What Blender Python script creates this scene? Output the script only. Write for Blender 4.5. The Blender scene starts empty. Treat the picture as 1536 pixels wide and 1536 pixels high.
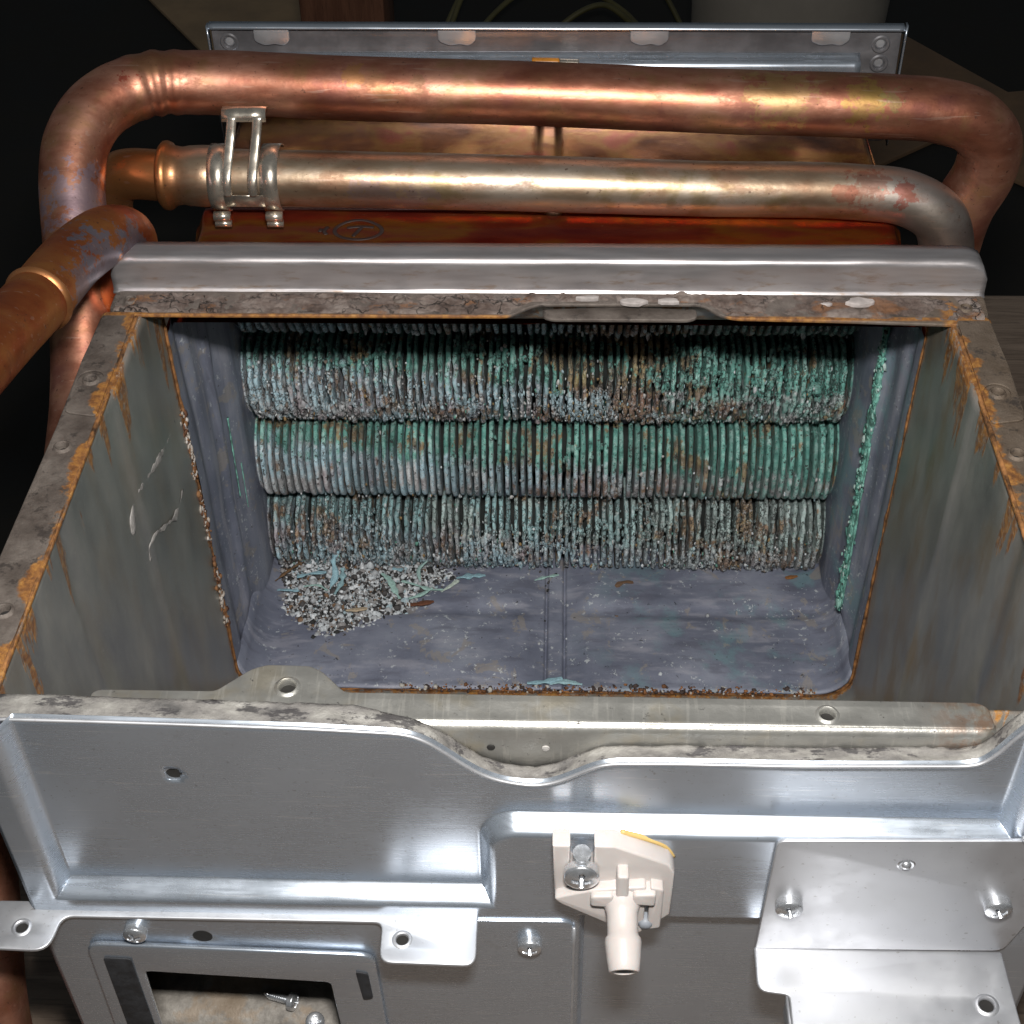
import bpy, bmesh, math, random
import numpy as np
from mathutils import Vector, Matrix, noise as mnoise
S = 0.01                      # everything below is laid out in centimetres
scene = bpy.context.scene
COL = scene.collection
R = math.radians
rng = np.random.default_rng(7)
random.seed(7)

# ------------------------------------------------------------------ camera
cam_d = bpy.data.cameras.new('camera')
cam = bpy.data.objects.new('camera', cam_d)
COL.objects.link(cam)
scene.camera = cam
fw = Vector((-0.03089535, 0.73595321, -0.6763271))
rt = Vector((0.99947003, 0.02968868, -0.01335077))
up = -Vector((0.01025372, -0.67638115, -0.73648042))
CAM = Vector((0.5807, -43.443, 51.124))
m = Matrix.Identity(4)
for i in range(3):
    m[i][0], m[i][1], m[i][2], m[i][3] = rt[i], up[i], -fw[i], CAM[i] * S
cam.matrix_world = m
cam_d.sensor_width = 36.0
cam_d.lens = 36.0 * 2192.5 / 1536
cam_d.clip_start = 0.01
cam_d.clip_end = 50

# ------------------------------------------------------------------ light: the camera's own flash in a dim workshop
w = bpy.data.worlds.new('World')
scene.world = w
w.use_nodes = True
bg = w.node_tree.nodes['Background']
bg.inputs[0].default_value = (0.82, 0.92, 1.0, 1)
bg.inputs[1].default_value = 0.07
fl_d = bpy.data.lights.new('flash', 'AREA')
fl_d.shape = 'RECTANGLE'
fl_d.size = 0.045
fl_d.size_y = 0.022
fl_d.energy = 3.5
fl_d.color = (1.0, 0.97, 0.93)
fl = bpy.data.objects.new('flash', fl_d)
COL.objects.link(fl)
fp = (CAM + up * 6.4 + rt * 1.0) * S
aim = Vector((0.0, -6.0, 15.0)) * S
fl.location = fp
fl.rotation_euler = (aim - fp).to_track_quat('-Z', 'Y').to_euler()
vs = scene.view_settings
vs.view_transform = 'Standard'
vs.look = 'None'
vs.exposure = 0.0
vs.gamma = 1.0
vs.use_curve_mapping = False
scene.cycles.use_denoising = True
scene.cycles.max_bounces = 5
scene.cycles.diffuse_bounces = 2
scene.cycles.glossy_bounces = 4
scene.cycles.use_adaptive_sampling = True
scene.cycles.adaptive_threshold = 0.03
scene.cycles.sample_clamp_indirect = 4.0


# ------------------------------------------------------------------ material helper
class Mat:
    def __init__(self, name):
        self.m = bpy.data.materials.new(name)
        self.m.use_nodes = True
        self.t = self.m.node_tree
        self.n = self.t.nodes
        self.p = self.n['Principled BSDF']
        g = self.n.new('ShaderNodeNewGeometry')
        vm = self.n.new('ShaderNodeVectorMath')
        vm.operation = 'SCALE'
        vm.inputs[3].default_value = 100.0
        self.t.links.new(g.outputs['Position'], vm.inputs[0])
        self.pos = vm.outputs[0]
        self._sep = None

    def link(self, a, b):
        self.t.links.new(a, b)

    def put(self, sock, v):
        if isinstance(v, (int, float)):
            if sock.type == 'RGBA':
                sock.default_value = (v, v, v, 1)
            else:
                sock.default_value = v
        elif isinstance(v, (tuple, list)):
            sock.default_value = tuple(v) + ((1,) if len(v) == 3 and sock.type == 'RGBA' else ())
        else:
            self.link(v, sock)

    def xyz(self):
        if not self._sep:
            s = self.n.new('ShaderNodeSeparateXYZ')
            self.link(self.pos, s.inputs[0])
            self._sep = s.outputs
        return self._sep

    def scaled(self, sx, sy, sz):
        v = self.n.new('ShaderNodeVectorMath')
        v.operation = 'MULTIPLY'
        self.link(self.pos, v.inputs[0])
        v.inputs[1].default_value = (sx, sy, sz)
        return v.outputs[0]

    def noise(self, scale=1, detail=4, rough=0.55, vec=None, dist=0.0, color=False):
        n = self.n.new('ShaderNodeTexNoise')
        self.link(vec or self.pos, n.inputs['Vector'])
        n.inputs['Scale'].default_value = scale
        n.inputs['Detail'].default_value = detail
        n.inputs['Roughness'].default_value = rough
        n.inputs['Distortion'].default_value = dist
        return n.outputs[1 if color else 0]

    def voronoi(self, scale=1, vec=None, feature='F1'):
        n = self.n.new('ShaderNodeTexVoronoi')
        n.feature = feature
        self.link(vec or self.pos, n.inputs['Vector'])
        n.inputs['Scale'].default_value = scale
        return n.outputs[0]

    def math(self, op, a, b=0.0, c=None):
        n = self.n.new('ShaderNodeMath')
        n.operation = op
        self.put(n.inputs[0], a)
        self.put(n.inputs[1], b)
        if c is not None:
            self.put(n.inputs[2], c)
        return n.outputs[0]

    def mr(self, v, a, b, lo=0.0, hi=1.0):
        n = self.n.new('ShaderNodeMapRange')
        n.interpolation_type = 'SMOOTHSTEP'
        self.put(n.inputs[0], v)
        for i, x in enumerate((a, b, lo, hi)):
            self.put(n.inputs[1 + i], x)
        return n.outputs[0]

    def ramp(self, fac, stops):
        n = self.n.new('ShaderNodeValToRGB')
        cr = n.color_ramp
        while len(cr.elements) < len(stops):
            cr.elements.new(0.5)
        for e, (p, c) in zip(cr.elements, stops):
            e.position = p
            e.color = tuple(c) + (1,)
        self.link(fac, n.inputs[0])
        return n.outputs[0]

    def mix(self, fac, a, b):
        n = self.n.new('ShaderNodeMix')
        n.data_type = 'RGBA'
        self.put(n.inputs[0], fac)
        self.put(n.inputs[6], a)
        self.put(n.inputs[7], b)
        return n.outputs[2]

    def dist(self, p):
        v = self.n.new('ShaderNodeVectorMath')
        v.operation = 'DISTANCE'
        self.link(self.pos, v.inputs[0])
        v.inputs[1].default_value = p
        return v.outputs['Value']

    def bump(self, h, strength=0.3, d=0.05):
        n = self.n.new('ShaderNodeBump')
        n.inputs['Strength'].default_value = strength
        n.inputs['Distance'].default_value = d * S
        self.link(h, n.inputs['Height'])
        self.link(n.outputs[0], self.p.inputs['Normal'])

    def set(self, base=None, metal=None, rough=None, **kw):
        if base is not None:
            self.put(self.p.inputs['Base Color'], base)
        if metal is not None:
            self.put(self.p.inputs['Metallic'], metal)
        if rough is not None:
            self.put(self.p.inputs['Roughness'], rough)
        for k, v in kw.items():
            self.put(self.p.inputs[k.replace('_', ' ')], v)
        return self.m


def mat_panel():
    M = Mat('zinc_steel')
    a = M.noise(0.35, 4, 0.6)
    br = M.noise(1.0, 3, 0.6, M.scaled(0.6, 3, 14))
    spot = M.mr(M.noise(1.4, 5, 0.65), 0.62, 0.72)
    c = M.mix(a, (0.46, 0.515, 0.585), (0.57, 0.625, 0.70))
    scr = M.mr(M.noise(1.0, 2, 0.5, M.scaled(0.5, 4, 9), 1.0), 0.655, 0.68)
    c = M.mix(M.math('MULTIPLY', scr, 0.35), c, (0.75, 0.77, 0.8))
    dst = M.mr(M.noise(8, 3, 0.6), 0.67, 0.72)
    c = M.mix(M.math('MULTIPLY', dst, 0.45), c, (0.2, 0.19, 0.18))
    c = M.mix(M.math('MULTIPLY', spot, 0.25), c, (0.34, 0.35, 0.36))
    r = M.mr(M.math('ADD', M.math('MULTIPLY', a, 0.6), M.math('MULTIPLY', br, 0.4)), 0.3, 0.7, 0.22, 0.36)
    M.bump(br, 0.04, 0.02)
    return M.set(c, 0.81, r)


def mat_bright():
    M = Mat('bright_zinc_sheet')
    a = M.noise(0.8, 5, 0.6)
    sp = M.mr(M.noise(6, 3, 0.6), 0.66, 0.72)
    c = M.mix(a, (0.50, 0.51, 0.54), (0.62, 0.63, 0.65))
    c = M.mix(M.math('MULTIPLY', sp, 0.6), c, (0.3, 0.29, 0.28))
    M.bump(M.noise(5, 3), 0.05, 0.02)
    return M.set(c, 0.78, M.mr(a, 0.3, 0.7, 0.42, 0.56))


def mat_bar():
    M = Mat('stained_stainless_bar')
    x, y, z = M.xyz()
    st = M.noise(1.0, 5, 0.6, M.scaled(0.35, 3, 3))
    rust = M.math('MULTIPLY', M.mr(M.noise(1.2, 6, 0.7, M.scaled(0.5, 1, 2.5)), 0.52, 0.66), M.mr(z, 24.0, 22.6))
    c = M.mix(st, (0.42, 0.395, 0.40), (0.60, 0.57, 0.575))
    c = M.mix(M.math('MULTIPLY', rust, 0.55), c, (0.30, 0.17, 0.07))
    M.bump(M.noise(3, 4), 0.08, 0.03)
    return M.set(c, 0.80, M.mr(st, 0.3, 0.7, 0.30, 0.46))


def rust_col(M):
    n = M.noise(3.0, 6, 0.7)
    return M.ramp(n, [(0.28, (0.08, 0.035, 0.016)), (0.45, (0.20, 0.085, 0.028)), (0.58, (0.36, 0.165, 0.04)), (0.72, (0.44, 0.25, 0.09))])


def mat_chamber():
    M = Mat('scorched_chamber_steel')
    x, y, z = M.xyz()
    n1 = M.noise(0.5, 5, 0.6)
    n2 = M.noise(0.5, 5, 0.6, M.scaled(1, 1.0, 0.45))
    c = M.ramp(n2, [(0.28, (0.21, 0.21, 0.20)), (0.5, (0.31, 0.308, 0.285)), (0.7, (0.42, 0.41, 0.375))])
    warm = M.mr(M.noise(0.45, 5, 0.6, M.scaled(1, 1.0, 0.35)), 0.46, 0.66)
    c = M.mix(M.math('MULTIPLY', warm, M.mr(x, -14, 14, 0.3, 0.8)), c, (0.30, 0.225, 0.14))
    pale = M.math('MULTIPLY', M.mr(n1, 0.52, 0.7), M.mr(y, -9, -15))
    c = M.mix(M.math('MULTIPLY', pale, 0.6), c, (0.46, 0.44, 0.39))
    # rust creeping down from the rim and along the seam with the copper box
    drip = M.noise(1.0, 5, 0.65, M.scaled(1, 0.75, 0.10))
    dz = M.math('SUBTRACT', 22.3, z)
    reach = M.mr(drip, 0.46, 0.74, 0.05, 5.0)
    r1 = M.mr(M.math('SUBTRACT', reach, dz), -0.3, 0.5)
    nj = M.noise(2.2, 6, 0.7)
    ay = M.math('ABSOLUTE', y)
    r2 = M.mr(M.math('SUBTRACT', M.mr(nj, 0.3, 0.7, 0.06, 0.45), ay), -0.12, 0.12)
    rust = M.math('MAXIMUM', r1, r2)
    rust = M.math('MULTIPLY', rust, M.mr(M.noise(4, 5, 0.7), 0.28, 0.5))
    c = M.mix(rust, c, rust_col(M))
    strk = M.math('MULTIPLY', M.mr(M.noise(1.0, 4, 0.6, M.scaled(1, 2.2, 0.16)), 0.58, 0.72), 0.4)
    c = M.mix(strk, c, (0.33, 0.31, 0.28))
    fleck = M.math('MULTIPLY', M.mr(M.noise(6, 4, 0.65), 0.62, 0.67), 0.7)
    c = M.mix(fleck, c, (0.38, 0.36, 0.33))
    hh = M.math('ADD', M.math('MULTIPLY', M.noise(6, 6, 0.7), 0.5), M.math('MULTIPLY', rust, 0.6))
    M.bump(hh, 0.3, 0.05)
    met = M.math('SUBTRACT', 0.56, M.math('MULTIPLY', rust, 0.56))
    return M.set(c, met, M.mr(n2, 0.3, 0.75, 0.28, 0.44))


def mat_rim():
    M = Mat('weathered_rim_flange')
    x, y, z = M.xyz()
    n1 = M.noise(0.9, 6, 0.68)
    c = M.ramp(n1, [(0.3, (0.085, 0.068, 0.058)), (0.5, (0.155, 0.13, 0.113)), (0.68, (0.23, 0.20, 0.175))])
    dark = M.mr(M.noise(1.5, 6, 0.72), 0.55, 0.63)
    c = M.mix(M.math('MULTIPLY', M.mr(x, 9, 15), 0.5), c, (0.17, 0.12, 0.075))
    c = M.mix(M.math('MULTIPLY', dark, 0.75), c, (0.05, 0.042, 0.038))
    ex = M.math('SUBTRACT', M.math('ABSOLUTE', x), 13.9)
    ry = M.math('ABSOLUTE', M.math('ADD', y, 10.5))
    inside = M.mr(ry, 9.6, 8.9)
    re = M.mr(M.math('SUBTRACT', M.mr(M.noise(0.8, 5, 0.65), 0.35, 0.7, -0.02, 0.55), ex), -0.06, 0.12)
    re = M.math('MULTIPLY', M.math('MULTIPLY', re, inside), M.mr(ex, -0.5, -0.2))
    back = M.mr(M.math('ABSOLUTE', M.math('ADD', y, 2.32)), 0.16, 0.05)
    rust = M.math('MAXIMUM', re, back)
    c = M.mix(rust, c, rust_col(M))
    M.bump(M.math('ADD', M.noise(5, 7, 0.75), M.math('MULTIPLY', M.voronoi(2.0), 0.2)), 0.55, 0.10)
    return M.set(c, M.math('MULTIPLY', M.math('SUBTRACT', 1.0, rust), 0.35), 0.58)


def mat_residue():
    M = Mat('old_gasket_residue')
    n1 = M.noise(1.0, 6, 0.66, M.scaled(0.6, 1.4, 1.4))
    c = M.ramp(n1, [(0.32, (0.10, 0.097, 0.095)), (0.47, (0.20, 0.19, 0.18)), (0.58, (0.28, 0.27, 0.25)), (0.72, (0.42, 0.41, 0.385))])
    blk = M.mr(M.noise(1.0, 6, 0.72, M.scaled(0.9, 2.4, 2.4)), 0.53, 0.60)
    c = M.mix(M.math('MULTIPLY', blk, 0.85), c, (0.045, 0.042, 0.045))
    M.bump(M.noise(6, 6, 0.72), 0.6, 0.07)
    return M.set(c, 0.15, 0.62)


def mat_crust():
    M = Mat('cracked_brown_sealant')
    n1 = M.noise(1.1, 6, 0.7)
    c = M.ramp(n1, [(0.32, (0.05, 0.033, 0.026)), (0.46, (0.125, 0.09, 0.075)), (0.57, (0.195, 0.155, 0.135)), (0.68, (0.28, 0.235, 0.21))])
    ru = M.mr(M.noise(0.5, 5, 0.7, M.scaled(1, 2, 2)), 0.53, 0.62)
    c = M.mix(M.math('MULTIPLY', ru, 0.7), c, (0.22, 0.095, 0.035))
    wv = M.n.new('ShaderNodeVectorMath')
    wv.operation = 'ADD'
    M.link(M.scaled(1.3, 2.0, 1), wv.inputs[0])
    M.link(M.noise(1.8, 3, 0.6, None, 0, True), wv.inputs[1])
    ck = M.mr(M.voronoi(1.0, wv.outputs[0], 'DISTANCE_TO_EDGE'), 0.045, 0.008)
    ck = M.math('MULTIPLY', ck, M.mr(M.noise(0.35, 3, 0.6), 0.42, 0.52))
    c = M.mix(M.math('MULTIPLY', ck, 0.9), c, (0.02, 0.015, 0.012))
    M.bump(M.math('SUBTRACT', M.noise(5, 6, 0.75), ck), 0.8, 0.10)
    return M.set(c, 0.1, 0.6)


def mat_strip():
    M = Mat('tarnished_front_strip')
    x, y, z = M.xyz()
    n1 = M.noise(0.7, 5, 0.62)
    tick = M.mr(M.noise(1.0, 3, 0.6, M.scaled(7, 0.5, 0.5)), 0.56, 0.66)
    c = M.mix(n1, (0.33, 0.325, 0.30), (0.52, 0.515, 0.485))
    c = M.mix(M.math('MULTIPLY', M.mr(M.noise(0.45, 4, 0.6), 0.50, 0.64), 0.4), c, (0.42, 0.35, 0.22))
    c = M.mix(M.math('MULTIPLY', tick, 0.3), c, (0.72, 0.70, 0.64))
    rr = M.math('MULTIPLY', M.mr(x, 9.5, 11.3), M.mr(M.noise(1.6, 5, 0.7), 0.42, 0.58))
    c = M.mix(M.math('MULTIPLY', rr, 0.7), c, (0.36, 0.20, 0.12))
    dk = M.mr(M.noise(4, 6, 0.75), 0.62, 0.70)
    c = M.mix(dk, c, (0.09, 0.085, 0.08))
    M.bump(M.noise(6, 5, 0.7), 0.25, 0.05)
    return M.set(c, 0.75, M.mr(n1, 0.3, 0.7, 0.34, 0.5))


def mat_copper_pipe(name, tint=0, marks=()):
    M = Mat(name)
    x, y, z = M.xyz()
    a = M.noise(1.0, 5, 0.6, M.scaled(0.22, 0.5, 0.5))
    b = M.noise(0.55, 5, 0.62)
    if tint == 0:      # bright annealed copper
        c = M.ramp(a, [(0.28, (0.27, 0.085, 0.05)), (0.45, (0.43, 0.17, 0.105)), (0.60, (0.57, 0.285, 0.195)), (0.75, (0.43, 0.23, 0.10))])
        c = M.mix(M.math('MULTIPLY', M.mr(b, 0.50, 0.66), 0.5), c, (0.36, 0.21, 0.09))
        c = M.mix(M.math('MULTIPLY', M.mr(b, 0.46, 0.34), 0.55), c, (0.33, 0.12, 0.10))
        ro = M.mr(a, 0.3, 0.7, 0.36, 0.48)
    elif tint == 1:    # greyed, tinned-looking run
        c = M.ramp(a, [(0.28, (0.40, 0.23, 0.14)), (0.46, (0.48, 0.36, 0.25)), (0.62, (0.52, 0.44, 0.36)), (0.78, (0.44, 0.29, 0.18))])
        c = M.mix(M.math('MULTIPLY', M.mr(b, 0.54, 0.64), 0.45), c, (0.28, 0.20, 0.06))
        c = M.mix(M.math('MULTIPLY', M.mr(x, -13.6, -15.0), 0.9), c, (0.50, 0.20, 0.065))
        c = M.mix(M.math('MULTIPLY', M.mr(x, 11.5, 14.5), 0.55), c, (0.46, 0.42, 0.42))
        ro = M.mr(a, 0.3, 0.7, 0.34, 0.48)
    else:              # heat-coloured orange copper with grey bloom
        c = M.ramp(a, [(0.28, (0.32, 0.07, 0.03)), (0.46, (0.46, 0.13, 0.045)), (0.62, (0.50, 0.20, 0.06)), (0.78, (0.34, 0.10, 0.05))])
        ro = M.mr(a, 0.3, 0.7, 0.34, 0.48)
    for p, rad, colr, k in marks:
        d = M.dist(p)
        dn = M.math('ADD', d, M.math('MULTIPLY', M.math('SUBTRACT', M.noise(1.9, 5, 0.72), 0.5), rad * 4.0))
        c = M.mix(M.math('MULTIPLY', M.mr(dn, rad, rad * 0.75), k), c, colr)
    ox = M.mr(M.noise(1.1, 6, 0.7, M.scaled(0.5, 1, 1)), 0.50, 0.64)
    c = M.mix(M.math('MULTIPLY', ox, 0.45), c, (0.20, 0.085, 0.05))
    ro = M.math('ADD', ro, M.math('MULTIPLY', ox, 0.12))
    sp = M.mr(M.noise(5.5, 4, 0.65), 0.64, 0.69)
    c = M.mix(M.math('MULTIPLY', sp, 0.7), c, (0.13, 0.07, 0.05))
    scr = M.mr(M.noise(1.0, 2, 0.5, M.scaled(0.5, 6, 6)), 0.66, 0.70)
    c = M.mix(M.math('MULTIPLY', scr, 0.25), c, (0.7, 0.5, 0.4))
    M.bump(M.math('ADD', M.noise(3, 5, 0.65), M.math('MULTIPLY', M.noise(0.6, 2, 0.5), 2.0)), 0.16, 0.05)
    return M.set(c, 0.90, ro)


def mat_shell_out():
    M = Mat('tarnished_copper_sheet')
    x, y, z = M.xyz()
    a = M.noise(0.3, 5, 0.6, None, 0.6)
    b = M.noise(0.5, 4, 0.55, M.scaled(0.35, 1.3, 1))
    olive = M.ramp(a, [(0.34, (0.13, 0.04, 0.012)), (0.46, (0.27, 0.085, 0.018)), (0.54, (0.36, 0.15, 0.026)), (0.63, (0.36, 0.075, 0.026))])
    red = M.ramp(b, [(0.34, (0.20, 0.022, 0.016)), (0.47, (0.30, 0.05, 0.022)), (0.56, (0.36, 0.13, 0.025)), (0.66, (0.33, 0.07, 0.035))])
    c = M.mix(M.mr(y, 10.5, 8.8), olive, red)
    dust = M.mr(M.noise(8, 3, 0.6), 0.68, 0.73)
    c = M.mix(M.math('MULTIPLY', dust, 0.7), c, (0.5, 0.42, 0.3))
    M.bump(M.noise(1.6, 5, 0.6), 0.12, 0.08)
    return M.set(c, 0.82, M.mr(a, 0.3, 0.7, 0.15, 0.26))


def mat_shell_in():
    M = Mat('oxidised_copper_inside')
    x, y, z = M.xyz()
    a = M.noise(0.22, 5, 0.58)
    b = M.noise(1.0, 5, 0.6, M.scaled(0.35, 1.3, 0.16))
    c = M.ramp(a, [(0.30, (0.115, 0.13, 0.18)), (0.47, (0.172, 0.187, 0.248)), (0.58, (0.225, 0.243, 0.31)), (0.70, (0.29, 0.315, 0.38))])
    c = M.mix(M.math('MULTIPLY', M.mr(b, 0.50, 0.66), 0.45), c, (0.40, 0.40, 0.46))
    c = M.mix(M.math('MULTIPLY', M.mr(b, 0.46, 0.34), 0.4), c, (0.08, 0.08, 0.11))
    teal = M.math('MULTIPLY', M.mr(M.noise(0.38, 5, 0.66), 0.48, 0.62), M.mr(x, 0, 7))
    c = M.mix(M.math('MULTIPLY', teal, 0.55), c, (0.17, 0.31, 0.34))
    tan = M.math('MULTIPLY', M.mr(M.noise(0.7, 6, 0.7, None, 0.6), 0.575, 0.61), 0.5)
    c = M.mix(tan, c, (0.33, 0.29, 0.24))
    wsp = M.math('MULTIPLY', M.mr(M.noise(4, 4, 0.7), 0.60, 0.635), M.mr(M.noise(0.5, 3, 0.6), 0.47, 0.60))
    c = M.mix(M.math('MULTIPLY', wsp, 0.7), c, (0.62, 0.66, 0.68))
    bsp = M.mr(M.noise(3.6, 4, 0.7, M.scaled(1, 1, 1.3)), 0.35, 0.31)
    c = M.mix(M.math('MULTIPLY', bsp, 0.85), c, (0.03, 0.03, 0.035))
    M.bump(M.math('ADD', M.noise(3.5, 7, 0.7), M.math('MULTIPLY', wsp, 0.4)), 0.35, 0.06)
    return M.set(c, 0.12, M.mr(a, 0.3, 0.7, 0.44, 0.62))


def mat_fin():
    M = Mat('verdigris_fin_copper')
    x, y, z = M.xyz()
    tr = M.math('FRACT', M.math('DIVIDE', M.math('SUBTRACT', z, -0.1), 4.66))
    n = M.noise(0.45, 5, 0.65)
    n2 = M.noise(1.3, 6, 0.7)
    fine = M.noise(1.0, 5, 0.7, M.scaled(2.6, 1.5, 1.4))
    grey = M.ramp(fine, [(0.28, (0.30, 0.28, 0.285)), (0.43, (0.46, 0.445, 0.455)), (0.56, (0.62, 0.645, 0.66)), (0.70, (0.78, 0.82, 0.85))])
    blue = M.math('MULTIPLY', M.mr(n, 0.40, 0.52), M.mr(x, 10, -1))
    grey = M.mix(M.math('MULTIPLY', blue, 0.75), grey, (0.40, 0.64, 0.74))
    lilac = M.math('MULTIPLY', M.mr(M.noise(0.6, 4, 0.6, M.scaled(1, 1, 0.8)), 0.50, 0.62), 0.5)
    grey = M.mix(lilac, grey, (0.33, 0.20, 0.23))
    gcol = M.ramp(M.noise(1.8, 5, 0.65), [(0.3, (0.06, 0.22, 0.19)), (0.5, (0.16, 0.40, 0.345)), (0.72, (0.40, 0.62, 0.58))])
    gtop = M.math('ADD', tr, M.math('MULTIPLY', M.math('SUBTRACT', n2, 0.5), 0.9))
    gtop = M.math('ADD', gtop, M.math('MULTIPLY', x, 0.014))
    row3 = M.mr(z, 4.4, 5.0)
    gm = M.math('MULTIPLY', M.mr(gtop, 0.54, 0.72), M.math('ADD', 0.45, M.math('MULTIPLY', row3, 0.55)))
    gx = M.math('MULTIPLY', M.mr(M.math('ADD', x, M.math('MULTIPLY', n, 20)), 13.0, 18.0), M.math('ADD', 0.15, M.math('MULTIPLY', row3, M.mr(n2, 0.40, 0.56, 0.05, 0.75))))
    gm = M.math('MAXIMUM', gm, gx)
    c = M.mix(gm, grey, gcol)
    rn = M.math('ADD', M.noise(0.62, 5, 0.7, M.scaled(1.1, 1, 0.8)), M.math('MULTIPLY', M.mr(M.math('ABSOLUTE', M.math('SUBTRACT', x, 3.6)), 4.0, 0.5), M.math('MULTIPLY', M.mr(z, 9.0, 9.6), 0.09)))
    rn = M.math('ADD', rn, M.math('MULTIPLY', M.math('MULTIPLY', M.mr(x, 2, 10), M.mr(z, 4.2, 3.6)), 0.035))
    rust = M.mr(rn, 0.54, 0.60)
    c = M.mix(M.math('MULTIPLY', rust, 0.75), c, M.ramp(n2, [(0.35, (0.11, 0.05, 0.025)), (0.52, (0.30, 0.14, 0.05)), (0.66, (0.42, 0.28, 0.10))]))
    vd = M.n.new('ShaderNodeVectorMath')
    vd.operation = 'ADD'
    M.link(M.scaled(4.2, 3.0, 3.0), vd.inputs[0])
    wn = M.n.new('ShaderNodeVectorMath')
    wn.operation = 'SCALE'
    wn.inputs[3].default_value = 1.6
    M.link(M.noise(3.5, 2, 0.5, None, 0, True), wn.inputs[0])
    M.link(wn.outputs[0], vd.inputs[1])
    cell = M.voronoi(1.0, vd.outputs[0], 'DISTANCE_TO_EDGE')
    row2 = M.mr(M.math('ABSOLUTE', M.math('SUBTRACT', z, 7.2)), 2.5, 2.2)
    corr = M.math('SUBTRACT', M.mr(M.noise(0.7, 3, 0.6), 0.36, 0.54), M.math('MULTIPLY', row2, 0.62))
    crack = M.math('MULTIPLY', M.mr(cell, 0.09, 0.02), M.math('MAXIMUM', corr, 0.0))
    oi = M.n.new('ShaderNodeObjectInfo')
    hs = M.n.new('ShaderNodeHueSaturation')
    M.link(M.mr(oi.outputs['Random'], 0.0, 1.0, 0.62, 1.12), hs.inputs['Value'])
    M.link(c, hs.inputs['Color'])
    c = hs.outputs[0]
    pit = M.math('MAXIMUM', M.mr(M.noise(4.5, 4, 0.75), 0.435, 0.39), crack)
    c = M.mix(M.math('MULTIPLY', pit, 0.9), c, (0.02, 0.018, 0.018))
    wh = M.mr(M.noise(5.5, 4, 0.72), 0.555, 0.61)
    wh = M.math('MULTIPLY', wh, M.math('SUBTRACT', 1.0, M.math('MULTIPLY', gm, 0.7)))
    c = M.mix(M.math('MULTIPLY', wh, 0.65), c, (0.66, 0.69, 0.69))
    M.bump(M.math('SUBTRACT', M.noise(6, 5, 0.75), M.math('MULTIPLY', pit, 0.8)), 0.6, 0.09)
    return M.set(c, 0.0, 0.80)


def mat_vcol(name, rough=0.8, bump=0.4):
    M = Mat(name)
    a = M.n.new('ShaderNodeVertexColor')
    a.layer_name = 'Col'
    v = M.mr(M.noise(9, 4, 0.7), 0.3, 0.7, 0.75, 1.15)
    mx = M.n.new('ShaderNodeVectorMath')
    mx.operation = 'SCALE'
    M.link(a.outputs[0], mx.inputs[0])
    M.link(v, mx.inputs[3])
    M.bump(M.noise(12, 4, 0.7), bump, 0.04)
    return M.set(mx.outputs[0], 0.0, rough)


def mat_plain(name, col, metal=0.0, rough=0.5, var=0.25, scale=1.0, bump=0.1):
    M = Mat(name)
    n = M.noise(scale, 5, 0.65)
    lo = tuple(max(0, c * (1 - var)) for c in col)
    hi = tuple(min(1, c * (1 + var)) for c in col)
    M.bump(M.noise(scale * 4, 5, 0.65), bump, 0.04)
    return M.set(M.mix(M.mr(n, 0.3, 0.7), lo, hi), metal, M.mr(n, 0.3, 0.7, rough * 0.85, min(1, rough * 1.15)))


def mat_wood(name, c1, c2, along='x'):
    M = Mat(name)
    v = M.scaled(0.06, 1.1, 1.1) if along == 'x' else M.scaled(0.9, 0.9, 0.07)
    g = M.noise(1.0, 7, 0.65, v, 1.2)
    f = M.noise(6.0, 5, 0.7, v)
    c = M.mix(M.mr(g, 0.32, 0.68), c1, c2)
    c = M.mix(M.math('MULTIPLY', M.mr(f, 0.52, 0.64), 0.5), c, tuple(0.4 * q for q in c1))
    M.bump(f, 0.5, 0.08)
    return M.set(c, 0.0, 0.72)


def mat_tray():
    M = Mat('dusty_tray')
    n1 = M.noise(0.8, 6, 0.66)
    c = M.ramp(n1, [(0.32, (0.09, 0.08, 0.07)), (0.48, (0.18, 0.165, 0.145)), (0.64, (0.29, 0.27, 0.24))])
    ru = M.mr(M.noise(0.45, 5, 0.65), 0.51, 0.58)
    c = M.mix(M.math('MULTIPLY', ru, 0.5), c, (0.22, 0.15, 0.085))
    M.bump(M.noise(3, 5, 0.7), 0.5, 0.06)
    return M.set(c, 0.2, 0.55)


PANEL, BRIGHT, BAR, CHAMBER, RIM, RESID, STRIP = mat_panel(), mat_bright(), mat_bar(), mat_chamber(), mat_rim(), mat_residue(), mat_strip()
SHELL_OUT, SHELL_IN, FIN = mat_shell_out(), mat_shell_in(), mat_fin()
RED = (0.34, 0.045, 0.03)
COPPER_A = mat_copper_pipe('bright_copper', 0, [((-16.1, 8.1, 26.1), 0.33, RED, 0.9), ((-15.4, 8.3, 26.0), 0.22, RED, 0.9),
                                               ((12.2, 8.9, 24.6), 0.9, (0.46, 0.33, 0.08), 0.55), ((13.2, 8.9, 24.6), 0.5, (0.33, 0.30, 0.12), 0.5), ((9.0, 9.0, 24.8), 1.3, (0.50, 0.36, 0.14), 0.5), ((-7.5, 9.2, 25.6), 0.5, (0.50, 0.24, 0.10), 0.8), ((-5.0, 8.9, 25.3), 0.4, (0.36, 0.20, 0.12), 0.8),
                                               ((-3.0, 8.9, 25.2), 0.30, (0.42, 0.22, 0.12), 0.8), ((-17.6, 4.4, 22.6), 1.5, (0.36, 0.33, 0.42), 0.6)])
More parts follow.
